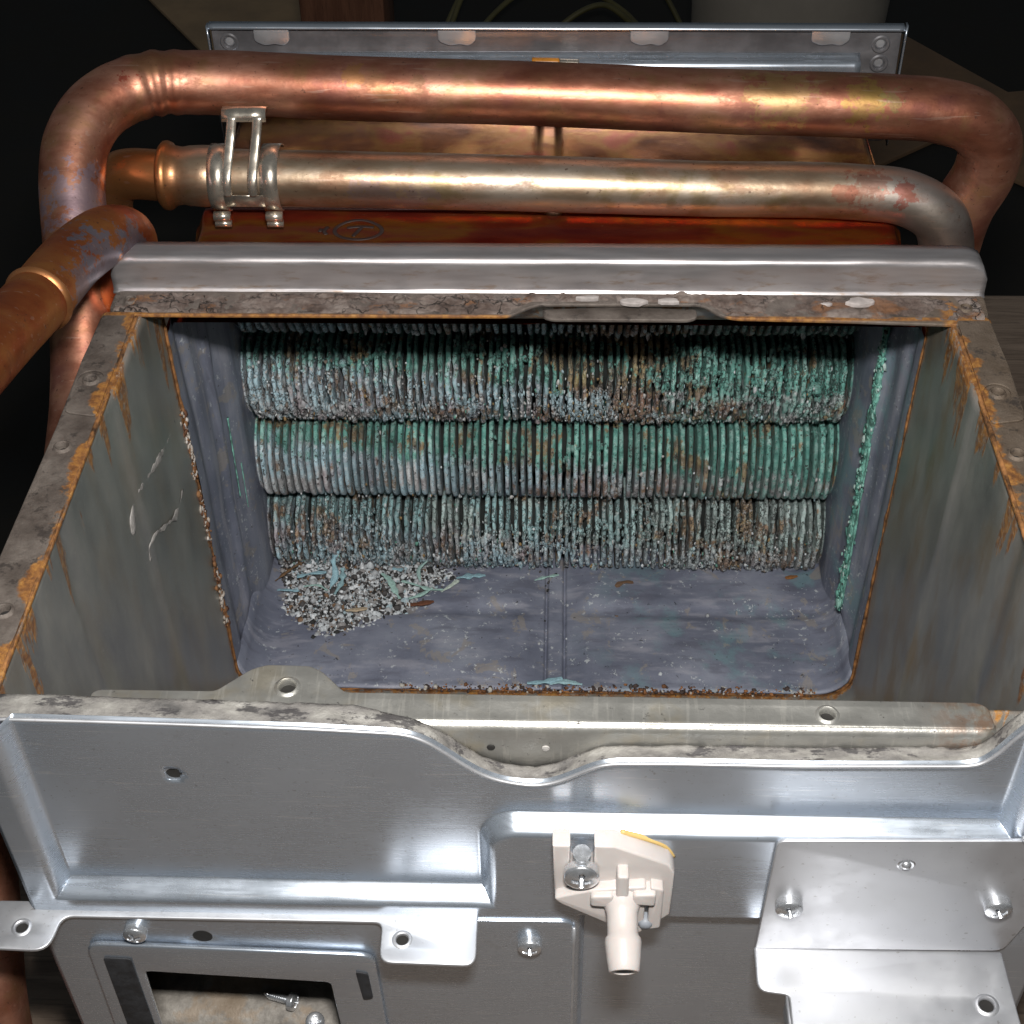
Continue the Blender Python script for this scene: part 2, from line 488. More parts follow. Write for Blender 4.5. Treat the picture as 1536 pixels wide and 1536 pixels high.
COPPER_B = mat_copper_pipe('greyed_copper', 1, [((12.5, 7.0, 22.1), 0.8, (0.40, 0.17, 0.12), 0.6), ((13.9, 6.9, 21.8), 0.5, (0.40, 0.10, 0.07), 0.7),
                                               ((11.6, 6.8, 21.9), 0.5, (0.42, 0.14, 0.09), 0.6), ((12.9, 6.8, 22.2), 0.25, (0.25, 0.38, 0.30), 0.9),
                                               ((-6.6, 6.8, 21.6), 1.0, (0.38, 0.27, 0.25), 0.7), ((-5.0, 6.8, 21.6), 0.8, (0.38, 0.27, 0.25), 0.7)])
COPPER_C = mat_copper_pipe('orange_copper', 2, [((-14.8, -1.8, 23.9), 1.5, (0.26, 0.27, 0.34), 0.85), ((-14.4, 0.0, 23.6), 0.9, (0.26, 0.27, 0.34), 0.8), ((-15.2, -3.6, 24.2), 1.0, (0.26, 0.27, 0.34), 0.7)])
ZINC = mat_plain('zinc_screw', (0.70, 0.72, 0.75), 0.85, 0.26, 0.12, 3.0, 0.03)
DARKHOLE = mat_plain('painted_hole_black', (0.012, 0.011, 0.01), 0.0, 0.9, 0.2)  # near-black base stands in for the shade inside holes
PLASTIC = mat_plain('cream_plastic', (0.53, 0.49, 0.47), 0.0, 0.38, 0.04, 0.8, 0.04)
PLASTIC.node_tree.nodes['Principled BSDF'].inputs['Subsurface Weight'].default_value = 0.25
PLASTIC.node_tree.nodes['Principled BSDF'].inputs['Subsurface Radius'].default_value = (0.004, 0.002, 0.0015)
YELLOW = mat_plain('yellow_sealant', (0.52, 0.36, 0.13), 0.0, 0.45, 0.15)
TIN = mat_plain('spring_tin', (0.72, 0.65, 0.55), 0.88, 0.27, 0.2, 1.5, 0.05)
BLACKRUB = mat_plain('black_gasket', (0.022, 0.023, 0.026), 0.0, 0.7, 0.4, 2.0, 0.3)
TRAY = mat_tray()
INK = mat_plain('black_marker_ink', (0.035, 0.022, 0.02), 0.0, 0.5, 0.2)
GREENCR = mat_plain('green_corrosion', (0.15, 0.36, 0.30), 0.0, 0.85, 0.75, 2.2, 1.0)
WHITECR = mat_plain('white_mineral_crust', (0.34, 0.325, 0.31), 0.0, 0.8, 0.4, 2.0, 0.9)
RUSTCR = mat_plain('rust_crust', (0.22, 0.098, 0.032), 0.0, 0.85, 0.85, 1.6, 0.8)
DULL = mat_plain('dull_rear_steel', (0.20, 0.195, 0.205), 0.55, 0.42, 0.2, 0.6, 0.05)
CRUST = mat_crust()
GRAN = mat_vcol('granule_mineral')
FLAKE = mat_vcol('blue_salt', 0.8, 0.6)


# ------------------------------------------------------------------ mesh helpers (coordinates in cm)
def add(name, me, mat=None, parent=None, smooth=True, kind=None, label=None):
    o = bpy.data.objects.new(name, me)
    COL.objects.link(o)
    if mat is not None and not me.materials:
        me.materials.append(mat)
    if smooth and me.polygons:
        me.polygons.foreach_set('use_smooth', [True] * len(me.polygons))
    if parent:
        o.parent = parent
    if kind:
        o['kind'] = kind
    if label:
        o['label'] = label
    return o


def mesh(name, V, F):
    me = bpy.data.meshes.new(name)
    me.from_pydata([tuple(float(c) * S for c in v) for v in V], [], F)
    me.update()
    return me


def sharp(me, deg=35):
    bm = bmesh.new()
    bm.from_mesh(me)
    a = R(deg)
    for e in bm.edges:
        e.smooth = not (len(e.link_faces) == 2 and e.calc_face_angle(0) > a)
    bm.to_mesh(me)
    bm.free()
    return me


def grid(name, P, mat, parent, thick=0.0, skip=None, flip=False, kind=None, label=None):
    nu, nv = P.shape[:2]
    V = P.reshape(-1, 3)
    F = []
    for i in range(nu - 1):
        for j in range(nv - 1):
            if skip is not None and skip[i, j]:
                continue
            q = (i * nv + j, (i + 1) * nv + j, (i + 1) * nv + j + 1, i * nv + j + 1)
            F.append(q[::-1] if flip else q)
    o = add(name, mesh(name, V, F), mat, parent, True, kind, label)
    if thick:
        md = o.modifiers.new('thickness', 'SOLIDIFY')
        md.thickness = thick * S
        md.offset = -1
    return o


def plate(name, outline, holes, z0, z1, mat, parent, basis='xy', bevel=0.03, label=None, kind=None):
    """flat sheet from an outline with round holes; basis xy: lies flat, xz: stands facing -Y (z0/z1 then run along Y)"""
    cu = bpy.data.curves.new(name, 'CURVE')
    cu.dimensions = '2D'
    cu.fill_mode = 'BOTH'
    th = abs(z1 - z0)
    cu.extrude = max(th / 2 - bevel, 0.001) * S
    cu.bevel_depth = bevel * S
    cu.bevel_resolution = 2
    cu.offset = -bevel * S

    def spl(pts):
        s = cu.splines.new('POLY')
        s.points.add(len(pts) - 1)
        for p, q in zip(s.points, pts):
            p.co = (q[0] * S, q[1] * S, 0, 1)
        s.use_cyclic_u = True
    spl(outline)
    for h in holes:
        if len(h) == 3:
            spl([(h[0] + h[2] * math.cos(a), h[1] + h[2] * math.sin(a)) for a in np.linspace(0, 2 * math.pi, 20, endpoint=False)])
        else:
            spl(h)
    tmp = bpy.data.objects.new('tmp', cu)
    me = bpy.data.meshes.new_from_object(tmp)
    bpy.data.objects.remove(tmp)
    bpy.data.curves.remove(cu)
    me.name = name
    zc = (z0 + z1) / 2 * S
    for v in me.vertices:
        x, y, z = v.co
        v.co = (x, y, z + zc) if basis == 'xy' else (x, zc + z, y)
    me.materials.clear()
    bm = bmesh.new()
    bm.from_mesh(me)
    bmesh.ops.remove_doubles(bm, verts=bm.verts, dist=1e-6)
    bmesh.ops.recalc_face_normals(bm, faces=bm.faces)
    bm.to_mesh(me)
    bm.free()
    sharp(me, 50)
    return add(name, me, mat, parent, True, kind, label)


def rounded(pts, r=0.3, n=5):
    """round the corners of a polygon; r may be a list"""
    out = []
    k = len(pts)
    for i in range(k):
        p = Vector(pts[i]).to_2d()
        a = Vector(pts[i - 1]).to_2d()
        b = Vector(pts[(i + 1) % k]).to_2d()
        ri = r[i] if isinstance(r, (list, tuple)) else r
        if ri <= 0:
            out.append(tuple(p))
            continue
        da, db = (a - p), (b - p)
        l = min(ri, da.length * 0.45, db.length * 0.45)
        pa, pb = p + da.normalized() * l, p + db.normalized() * l
        for t in np.linspace(0, 1, n):
            q = pa * (1 - t) ** 2 + p * 2 * t * (1 - t) + pb * t * t
            out.append((q.x, q.y))
    return out


def spline(P, n=12):
    P = [Vector(p) for p in P]
    out = []
    for i in range(len(P) - 1):
        p0 = P[max(i - 1, 0)]
        p1, p2 = P[i], P[i + 1]
        p3 = P[min(i + 2, len(P) - 1)]
        # centripetal-like tangents keep long straight runs straight
        d = (p2 - p1).length
        m1 = ((p1 - p0).normalized() + (p2 - p1).normalized()) * 0.5 * d if i > 0 else (p2 - p1)
        m2 = ((p2 - p1).normalized() + (p3 - p2).normalized()) * 0.5 * d if i < len(P) - 2 else (p2 - p1)
        for t in np.linspace(0, 1, n, endpoint=False):
            h = (2 * t**3 - 3 * t**2 + 1, t**3 - 2 * t**2 + t, -2 * t**3 + 3 * t**2, t**3 - t**2)
            out.append(p1 * h[0] + m1 * h[1] + p2 * h[2] + m2 * h[3])
    out.append(P[-1])
    return out


def tube_mesh(name, path, rad, seg=28, flat=None, cap=True):
    """rad: number or function(i, point); flat: (axis vector, factor) squashes the section"""
    path = [Vector(p) for p in path]
    V, F = [], []
    T = [(path[min(i + 1, len(path) - 1)] - path[max(i - 1, 0)]).normalized() for i in range(len(path))]
    u = T[0].orthogonal().normalized()
    for i, p in enumerate(path):
        u = (u - T[i] * u.dot(T[i])).normalized()
        v = T[i].cross(u)
        r = rad(i, p) if callable(rad) else rad
        for k in range(seg):
            a = 2 * math.pi * k / seg
            q = u * (math.cos(a) * r) + v * (math.sin(a) * r)
            if flat:
                ax = Vector(flat[0]).normalized()
                q = q - ax * q.dot(ax) * (1 - flat[1])
            V.append(p + q)
    n = len(path)
    for i in range(n - 1):
        for k in range(seg):
            F.append((i * seg + k, i * seg + (k + 1) % seg, (i + 1) * seg + (k + 1) % seg, (i + 1) * seg + k))
    if cap:
        F.append(tuple(range(seg))[::-1])
        F.append(tuple((n - 1) * seg + k for k in range(seg)))
    return mesh(name, V, F)


def lathe_mesh(name, prof, loc, axis, seg=28, cap=True):
    """prof: (radius, height) pairs along axis"""
    q = Vector((0, 0, 1)).rotation_difference(Vector(axis).normalized())
    loc = Vector(loc)
    V, F = [], []
    for r, h in prof:
        for k in range(seg):
            a = 2 * math.pi * k / seg
            V.append(loc + q @ Vector((r * math.cos(a), r * math.sin(a), h)))
    for i in range(len(prof) - 1):
        for k in range(seg):
            F.append((i * seg + k, i * seg + (k + 1) % seg, (i + 1) * seg + (k + 1) % seg, (i + 1) * seg + k))
    if cap:
        F.append(tuple((len(prof) - 1) * seg + k for k in range(seg)))
    return sharp(mesh(name, V, F), 45)


def screw_mesh(name, loc, axis, r=0.36, hgt=0.3, spin=0.3):
    """pan head with a real cross recess"""
    q = Vector((0, 0, 1)).rotation_difference(Vector(axis).normalized())
    loc = Vector(loc)
    V, F = [], []
    seg = 48
    rr = [0.0001] + list(np.linspace(0.05, 0.8, 13) * r) + [0.88 * r, 0.95 * r, r, r, r]
    for i, ra in enumerate(rr):
        for k in range(seg):
            a = 2 * math.pi * k / seg
            x, y = ra * math.cos(a), ra * math.sin(a)
            t = ra / r
            h = hgt * (1 - 0.35 * t * t) if i < len(rr) - 2 else (hgt * 0.45 if i == len(rr) - 2 else 0.0)
            if i == len(rr) - 3:
                h = hgt * 0.6
            c, s_ = math.cos(spin), math.sin(spin)
            xx, yy = abs(x * c + y * s_), abs(-x * s_ + y * c)
            wdt = 0.13 * r
            if t < 0.62 and (xx < wdt or yy < wdt):
                h -= hgt * 0.6 * min(1, (0.62 - t) * 4)
            V.append(loc + q @ Vector((x, y, h)))
    n = len(rr)
    for i in range(n - 1):
        for k in range(seg):
            F.append((i * seg + k, (i + 1) * seg + k, (i + 1) * seg + (k + 1) % seg, i * seg + (k + 1) % seg))
    return sharp(mesh(name, V, F), 40)


def screw(parent, loc, axis=(0, -1, 0), r=0.36, hgt=0.3, spin=0.3, washer=0.0):
    o = add('screw', screw_mesh('screw', loc, axis, r, hgt, spin), ZINC, parent)
    return o


ICO = None


def lumps(name, P, Rad, Cols, mat, parent=None, squash=None, jit=0.28, kind='stuff', label=None):
    """thousands of small irregular grains as one mesh with per-grain colour"""
    global ICO
    if ICO is None:
        bm = bmesh.new()
        bmesh.ops.create_icosphere(bm, subdivisions=1, radius=1.0)
        bm.verts.index_update()
        ICO = (np.array([v.co[:] for v in bm.verts]), np.array([[v.index for v in f.verts] for f in bm.faces]))
        bm.free()
    b, f = ICO
    n = len(P)
    sc = rng.uniform(0.6, 1.35, (n, 1, 3)) * Rad[:, None, None]
    if squash is not None:
        sc = sc * np.array(squash)[None, None, :]
    v = b[None] * (1 + rng.normal(0, jit, (n, 12, 1)).clip(-.55, .6)) * sc + P[:, None, :]
    v = (v.reshape(-1, 3) * S).astype(np.float32)
    fi = (f[None] + (np.arange(n) * 12)[:, None, None]).reshape(-1).astype(np.int32)
    me = bpy.data.meshes.new(name)
    me.vertices.add(len(v))
    me.vertices.foreach_set('co', v.ravel())
    me.loops.add(len(fi))
    me.loops.foreach_set('vertex_index', fi)
    me.polygons.add(len(fi) // 3)
    me.polygons.foreach_set('loop_start', np.arange(0, len(fi), 3, dtype=np.int32))
    me.update(calc_edges=True)
    ca = me.color_attributes.new('Col', 'FLOAT_COLOR', 'POINT')
    cc = np.ones((n, 12, 4), np.float32)
    cc[:, :, :3] = Cols[:, None, :]
    ca.data.foreach_set('color', cc.ravel())
    return add(name, me, mat, parent, False, kind, label)


def sst(x, a, b):
    t = np.clip((x - a) / (b - a), 0, 1)
    return t * t * (3 - 2 * t)


def punched(parent, loc, axis, r, mat, lip=0.05, depth=0.16):
    """burred round hole: raised lip, wall and a black disc for the shade inside"""
    add('hole_rim', lathe_mesh('hole_rim', [(r * 1.75, -0.01), (r * 1.55, lip * 0.7), (r * 1.25, lip), (r * 1.05, lip * 0.3), (r, -0.1), (r * 0.98, -0.3)], loc, axis, 24, False), mat, parent)
    q = Vector(loc) - Vector(axis).normalized() * depth
    return add('hole', lathe_mesh('hole', [(r * 1.02, -0.02), (r * 0.98, 0.0), (0.01, 0.0)], q, axis, 18), DARKHOLE, parent)


def empty(name, loc, label, cat, group=None):
    o = bpy.data.objects.new(name, None)
    COL.objects.link(o)
    o.location = Vector(loc) * S
    o.empty_display_size = 0.01
    o['label'] = label
    o['category'] = cat
    if group:
        o['group'] = group
    return o


def tag(o, label, cat, group=None):
    o['label'] = label
    o['category'] = cat
    if group:
        o['group'] = group
    return o


# ================================================================== the setting
WOOD = mat_wood('weathered_bench_wood', (0.125, 0.09, 0.066), (0.235, 0.178, 0.135))
FLOORM = mat_plain('unlit_floor_black', (0.012, 0.010, 0.007), 0.0, 0.95, 0.4, 0.1, 0.3)  # near-black base puts the unlit background into the floor colour
fl_o = add('floor', mesh('floor', [(-900, -500, -30), (900, -500, -30), (900, 1300, -30), (-900, 1300, -30)], [(0, 1, 2, 3)]), FLOORM, None, False, 'structure')
bench = bpy.data.objects.new('bench_top', None)
COL.objects.link(bench)
bench['kind'] = 'structure'
y0 = -62.0
k = 0
while y0 < 34:
    wd = 13.6
    xl = -24.5 + (0.5 if k % 2 else 0)
    P = rounded([(xl, y0), (66, y0), (66, y0 + wd), (xl, y0 + wd)], 0.25, 3)
    plate('plank', P, [], -5.4, -1.62 - 0.05 * (k % 3), WOOD, bench, 'xy', 0.15)
    y0 += wd + 0.25
    k += 1

for tx in (-16.0, 40.0):
    plate('trestle', rounded([(tx - 4, -60), (tx + 4, -60), (tx + 4, 30), (tx - 4, 30)], 0.3, 3), [], -29.95, -5.45, WOOD, bench, 'xy', 0.2)

# ================================================================== the heater body
HX = empty('heat_exchanger', (0, 0, -1.5), 'opened copper and steel water heater heat exchanger with corroded green fins, lying on the bench', 'heat exchanger')
HX_INV = Matrix.Translation(-HX.location)


def child(o):
    """parent to the body while keeping world coordinates"""
    o.parent = HX
    o.matrix_parent_inverse = HX_INV
    return o


# ---- combustion chamber: U-shaped liner, folded sides
def u_profile(hw, r, ztop, n=9):
    pts = [(-hw, z) for z in np.linspace(ztop, r, 40)]
    pts += [(-hw + r - r * math.cos(a), r - r * math.sin(a)) for a in np.linspace(0, math.pi / 2, n)[1:]]
    pts += [(x, 0.0) for x in np.linspace(-hw + r, hw - r, 50)[1:]]
    pts += [(hw - r + r * math.sin(a), r - r * math.cos(a)) for a in np.linspace(0, math.pi / 2, n)[1:]]
    pts += [(hw, z) for z in np.linspace(r, ztop, 40)[1:]]
    return np.array(pts)


def wall_x(y, z, sgn):
    fold = 0.16 * (1 - sst(y, -7.1, -6.5)) + 0.10 * math.exp(-((y + 6.6) / 0.25) ** 2) + 0.10 * math.exp(-((y + 12.5) / 0.5) ** 2)
    wob = 0.12 * mnoise.noise(Vector((sgn * 1.39, y * 0.13, z * 0.13)))
    return sgn * (13.9 + fold + wob)


prof = u_profile(13.9, 1.5, 22.28)
ys = np.linspace(-19.2, 0.0, 110)
P = np.zeros((len(prof), len(ys), 3))
for j, y in enumerate(ys):
    fold = 0.16 * (1 - sst(y, -7.1, -6.5)) + 0.10 * math.exp(-((y + 6.6) / 0.25) ** 2)
    fold2 = 0.10 * math.exp(-((y + 12.5) / 0.5) ** 2)
    for i, (x, z) in enumerate(prof):
        side = sst(abs(x), 13.0, 13.9)
        wob = 0.12 * mnoise.noise(Vector((x * 0.1, y * 0.13, z * 0.13)))
        P[i, j] = (x + math.copysign((fold + fold2 + wob) * side, x), y, z)
chamber = child(grid('combustion_chamber', P, CHAMBER, None, 0.12, flip=True))
chamber['label'] = 'scorched grey steel chamber walls streaked with orange rust'
# chamber front wall, hidden below the near rim
P = np.array([[(x, y, z) for (y, z) in ((-19.2, 22.2), (-19.2, 15.5), (-16.6, 13.6), (-16.6, 0.05))] for x in np.linspace(-13.75, 13.75, 12)])
child(grid('chamber_front_wall', P, CHAMBER, None, 0.1))

# header closing the gap between the far rim and the roof of the copper box
P = np.array([[(x, y, z) for (y, z) in ((-0.9, 22.2), (-0.75, 21.6), (-0.1, 20.75), (0.1, 20.6), (3.0, 20.1), (7.5, 19.4), (16.5, 19.3))] for x in np.linspace(-13.85, 13.85, 14)])
child(grid('chamber_header', P, CHAMBER, None, 0.06, flip=True))

# rust bead along the seam between steel and copper
seam = [p for p in prof if p[1] < 20.9]
pth = [Vector((x * 0.994, 0.02, max(z, 0.05))) for x, z in seam]
sb = tube_mesh('rust_bead', pth, lambda i, p: 0.05 + 0.09 * abs(mnoise.noise(p * 1.3)) + 0.05 * abs(mnoise.noise(p * 4.0)), 8)
child(add('rust_bead', sb, RUSTCR, None))

# mineral streaks on the left chamber wall
for pts, r0 in (([(-13.88, -1.08, 16.65), (-13.9, -2.26, 16.71), (-13.92, -3.76, 17.02), (-13.95, -5.52, 17.55), (-14.02, -6.49, 17.75), (-14.08, -7.1, 17.2), (-14.1, -7.3, 16.7)], 0.24),
                ([(-13.88, -1.96, 13.97), (-13.9, -3.26, 13.95), (-13.93, -4.8, 14.7), (-13.98, -6.2, 15.4), (-14.02, -6.5, 15.3), (-14.05, -6.6, 14.8)], 0.19)):
    pp = [Vector((wall_x(q.y, q.z, -1) + 0.115, q.y, q.z)) for q in spline(pts, 8)]
    child(add('mineral_streak', tube_mesh('mineral_streak', pp, lambda i, p, r0=r0: r0 * max(0.05, 0.45 + 1.3 * mnoise.noise(p * 1.3) + 0.6 * mnoise.noise(p * 4.0)), 8, ((1, 0, 0), 0.16)), WHITECR, None))

# ---- rim flanges with rivet holes
def flange_ring(parent, x, y, z, r=0.34):
    return punched(parent, (x, y, z), (0, 0, 1), r * 0.52, RIM, 0.10)


for sgn in (-1, 1):
    out = [(13.86, -20.1), (13.86, -2.1), (15.15, -2.1), (15.2, -5.2), (15.15, -8.2), (15.25, -14.1), (15.2, -17.5), (14.9, -19.9)]
    out = rounded([(sgn * a, b) for a, b in out], 0.15, 3)
    hy = (-5.95, -9.35, -16.3) if sgn < 0 else (-6.3, -9.3, -15.6)
    hx = (-14.62, -14.68, -14.5) if sgn < 0 else (14.5, 14.45, 14.5)
    f = child(plate('rim_flange', out, [(a, b, 0.18) for a, b in zip(hx, hy)], 22.14, 22.30, RIM, None, 'xy', 0.05))
    for a, b in zip(hx, hy):
        flange_ring(f, a, b, 22.29)
    # lapped patch of old sealing sheet
    pa = [(sgn * a, b) for a, b in ((13.98, -7.9), (13.98, -2.2), (15.05, -2.2), (15.15, -5.0), (15.05, -7.7))]
    add('sealing_patch', plate('sealing_patch', rounded(pa, 0.2, 4), [(hx[0], hy[0], 0.42)], 22.315, 22.39, RIM, None, 'xy', 0.02).data, RIM, f)
    bpy.data.objects.remove([o for o in COL.objects if o.name.startswith('sealing_patch') and o.parent is None][0])
    # raised rusty lip on the inner edge
    lip = [Vector((sgn * 13.93, y, 22.26 + 0.06 * mnoise.noise(Vector((sgn, y, 3))))) for y in np.linspace(-2.3, -19.9, 90)]
    add('rusty_edge', tube_mesh('rusty_edge', lip, lambda i, p: 0.035 + 0.09 * abs(mnoise.noise(p * 0.7)) + 0.02 * abs(mnoise.noise(p * 4)), 8), RUSTCR, f)

# rust runs hanging from the inner edge down the walls
for (sx, yy, ln, wd) in ((-1, -4.6, 2.6, .22), (-1, -7.7, 1.3, .34), (-1, -8.9, 0.9, .2), (1, -4.4, 3.6, .26), (1, -7.4, 1.7, .42), (1, -8.9, 3.6, .26)):
    pp = [Vector((sx * (13.90 + (0.14 if yy < -7 else 0.0)), yy - 0.12 * t * ln, 22.2 - t * ln)) for t in np.linspace(0, 1, 14)]
    child(add('rust_run', tube_mesh('rust_run', pp, lambda i, p, wd=wd: wd * (1 - 0.8 * (i / 13.0) ** 1.3) * (0.7 + 0.7 * abs(mnoise.noise(p * 1.7))), 10, ((1, 0, 0), 0.22)), RUSTCR, None))

# ---- far bar: dirty flange, upright and rolled top edge
out = [(-14.95, -0.85), (-14.95, -2.15), (-14.3, -2.32), (-8, -2.30), (-1.1, -2.27), (-0.5, -1.75), (-0.1, -1.55), (5.5, -1.5), (6.0, -2.1), (6.5, -2.32), (10, -2.42), (14.1, -2.62), (15.1, -2.3), (15.2, -0.85)]
top_bar = child(plate('rear_bar_flange', rounded(out, 0.3, 4), [(-14.3, -1.5, 0.13), (-4.95, -1.35, 0.13), (6.8, -1.62, 0.13), (14.4, -1.7, 0.13)], 22.22, 22.36, RIM, None, 'xy', 0.05))
top_bar['label'] = 'dirty flange with flaking sealant under the stainless bar'
for a, b in ((-14.3, -1.5), (-4.95, -1.35), (6.8, -1.62), (14.4, -1.7)):
    flange_ring(top_bar, a, b, 22.36, 0.28)
prb = [(-0.95, 22.34), (-0.86, 22.38), (-0.82, 22.48)] + [(-0.80, z) for z in np.linspace(22.7, 23.32, 6)]
prb += [(-0.80 + 0.26 * (1 - math.cos(a)), 23.4 + 0.26 * math.sin(a)) for a in np.linspace(0, math.pi / 2, 7)] + [(-0.3, 23.66), (0.0, 23.65), (0.30, 23.62)]
xs = np.linspace(-15.05, 15.2, 160)
P = np.zeros((len(xs), len(prb), 3))
for i, x in enumerate(xs):
    e = min((x + 15.05), (15.2 - x))
    cut = 0.0
    if e < 0.9:
        cut = 0.9 - math.sqrt(max(0, 0.81 - (0.9 - e) ** 2))
    for j, (y, z) in enumerate(prb):
        zz = 22.34 + (z - 22.34) * (1 - cut / 2.0)
        P[i, j] = (x, y + 0.03 * mnoise.noise(Vector((x * 0.3, 0, z))), zz + 0.025 * mnoise.noise(Vector((x * 0.4, 5, 0))))
bar = child(grid('rear_bar', P, BAR, None, 0.1))
bar['label'] = 'shiny bent stainless bar across the far edge of the opening'
# cracked sealant crust along the bar flange
xs = np.linspace(-14.75, 14.9, 430)
P = np.zeros((len(xs), 22, 3))
for i, x in enumerate(xs):
    yl = -2.2 - 0.22 * sst(x, 8, 14)
    yl = yl + (0.78) * float(sst(x, -1.3, -0.3) * (1 - sst(x, 5.5, 6.4)))
    for j in range(22):
        y = -0.97 + (yl + 0.97) * j / 21
        v = Vector((x, y, 0))
        hh = mnoise.noise(v * 0.55) * 0.13 + mnoise.noise(v * 1.7) * 0.10 + abs(mnoise.noise(v * 3.6)) * 0.12
        ed = min(1.0, j / 2.0, (21 - j) / 2.0)
        P[i, j] = (x, y, 22.35 + max(-0.02, hh + 0.03) * ed)
g = grid('sealant_crust', P, CRUST, None)
g.parent = top_bar
# inner deflector strip showing through the notch
child(plate('deflector_strip', rounded([(0.0, -1.55), (0.05, -1.98), (0.35, -2.12), (5.0, -2.12), (5.3, -1.95), (5.3, -1.5), (2.5, -1.35)], 0.12, 4), [], 22.0, 22.14, RIM, None, 'xy', 0.04))
# flakes of white sealant on the bar flange
for i, (x, y, a, b) in enumerate(((3.1, -1.55, 0.5, 0.15), (4.3, -1.5, 0.4, 0.13), (1.6, -1.35, 0.4, 0.1), (10.9, -1.5, 0.5, 0.2), (9.7, -1.6, 0.2, 0.08))):
    n = 11
    pts = [(x + a * (0.8 + 0.4 * rng.random()) * math.cos(t), y + b * (0.7 + 0.6 * rng.random()) * math.sin(t)) for t in np.linspace(0, 2 * math.pi, n, endpoint=False)]
    mt = mat_plain('pale_sealant', (0.42, 0.38, 0.365), 0.0, 0.7, 0.25, 2.0, 0.6) if i == 0 else bpy.data.materials['pale_sealant']
    o = plate('sealant_flake', pts, [], 22.37, 22.50 + 0.05 * rng.random(), mt, None, 'xy', 0.03)
    child(o)

# ---- copper shell: inside walls, floor, outside top
def wobble(x, y, z, a=0.05):
    return a * mnoise.noise(Vector((x * 0.35, y * 0.35, z * 0.35)))


xs = np.concatenate([np.linspace(-13.75, -0.3, 75), np.linspace(-0.3, 1.4, 40)[1:], np.linspace(1.4, 13.75, 70)[1:]])
ysx = np.linspace(0.06, 17.0, 60)
P = np.zeros((len(xs), len(ysx), 3))
for i, x in enumerate(xs):
    ch = sst(x, 0.08, 0.20) * (1 - sst(x, 0.90, 1.02))
    for j, y in enumerate(ysx):
        # pillowed panels each side of a pressed channel
        px = (abs(x - 0.55) - 0.5) / 13.2
        pil = 0.22 * sst(px, 0.01, 0.09) * (1 - sst(px, 0.86, 0.99)) * sst(y, 0.3, 1.4) * sst(abs(y - 4.9), 0.15, 0.55)
        e = 13.75 - abs(x)
        cor = 1.5 - math.sqrt(max(0, 2.25 - max(0, 1.5 - e) ** 2)) if e < 1.5 else 0.0
        P[i, j] = (x, y, 0.20 + pil + 0.05 * ch - 0.24 * (math.exp(-((x - 0.12) / 0.07) ** 2) + math.exp(-((x - 0.98) / 0.07) ** 2)) + cor + wobble(x, y, 0, 0.06))
shell = child(grid('copper_shell', P, SHELL_IN, None, 0.12))
shell['label'] = 'purple grey oxidised copper box around the fins'
for sgn in (-1, 1):
    zs = np.linspace(0.9, 19.8, 90)
    yy = np.linspace(0.06, 17.0, 90)
    P = np.zeros((len(yy), len(zs), 3))
    for i, y in enumerate(yy):
        for j, z in enumerate(zs):
            b = 0.30 * math.exp(-((y - 3.0 - 0.06 * z) / 0.35) ** 2) * sst(z, 1.5, 3.0)
            g = 0.45 * sst(y, 4.0, 6.5) - 0.20 * math.exp(-((y - 1.9 + 0.02 * z) / 0.5) ** 2)
            P[i, j] = (sgn * (13.80 - b - g - 0.15 * abs(mnoise.noise(Vector((y * 0.3, z * 0.12, sgn * 3))))), y, z)
    add('side_wall', grid('side_wall', P, SHELL_IN, None, 0.1, flip=(sgn < 0)).data, SHELL_IN, shell)
    bpy.data.objects.remove([o for o in COL.objects if o.name.startswith('side_wall') and o.parent is None][0])
# green corroded bead down the right side wall, a thinner one on the left
def bead(sgn, ytop, zlo, zhi, r0, nm, mt):
    pp = [Vector((sgn * (13.46), 3.0 + 0.06 * z + ytop, z)) for z in np.linspace(zhi, zlo, 70)]
    return add(nm, tube_mesh(nm, pp, lambda i, p: r0 * (0.3 + 0.9 * abs(mnoise.noise(p * 0.8)) + 0.55 * abs(mnoise.noise(p * 3.1))), 12, ((1, 0, 0), 0.45)), mt, shell)


bead(1, 0.0, 2.6, 19.0, 0.44, 'green_streak', GREENCR)
bead(1, -0.45, 3.2, 12.0, 0.16, 'green_streak', GREENCR)
bead(-1, 0.9, 8.0, 12.2, 0.11, 'green_streak', GREENCR)
bead(-1, 1.9, 6.5, 9.0, 0.06, 'green_streak', GREENCR)

n = 650
zz = rng.uniform(2.6, 18.8, n)
P = np.stack([np.full(n, 13.42) + rng.normal(0, 0.05, n), 3.0 + 0.06 * zz + rng.normal(0, 0.22, n), zz], 1)
palg = np.array([(0.15, 0.40, 0.33), (0.28, 0.52, 0.45), (0.07, 0.22, 0.18), (0.45, 0.58, 0.55), (0.05, 0.06, 0.055)])
lumps('green_crumbs', P, np.exp(rng.normal(-2.6, 0.4, n)).clip(0.03, 0.16), palg[rng.choice(5, n, p=[.34, .24, .2, .12, .1])], GRAN, shell, (0.6, 1.0, 1.3))
n = 420
zz = rng.uniform(4.5, 16.5, n)
zz = zz[np.array([mnoise.noise(Vector((0, 0, z * 0.6))) > -0.15 for z in zz])]
n = len(zz)
P = np.stack([np.full(n, -13.78) + rng.normal(0, 0.05, n), rng.normal(-0.15, 0.13, n), zz], 1)
pals = np.array([(0.45, 0.40, 0.35), (0.25, 0.12, 0.05), (0.14, 0.06, 0.03), (0.58, 0.54, 0.5)])
lumps('seam_crumbs', P, np.exp(rng.normal(-2.6, 0.4, n)).clip(0.03, 0.14), pals[rng.choice(4, n, p=[.3, .35, .2, .15])], GRAN, shell, (0.6, 1.0, 1.3))

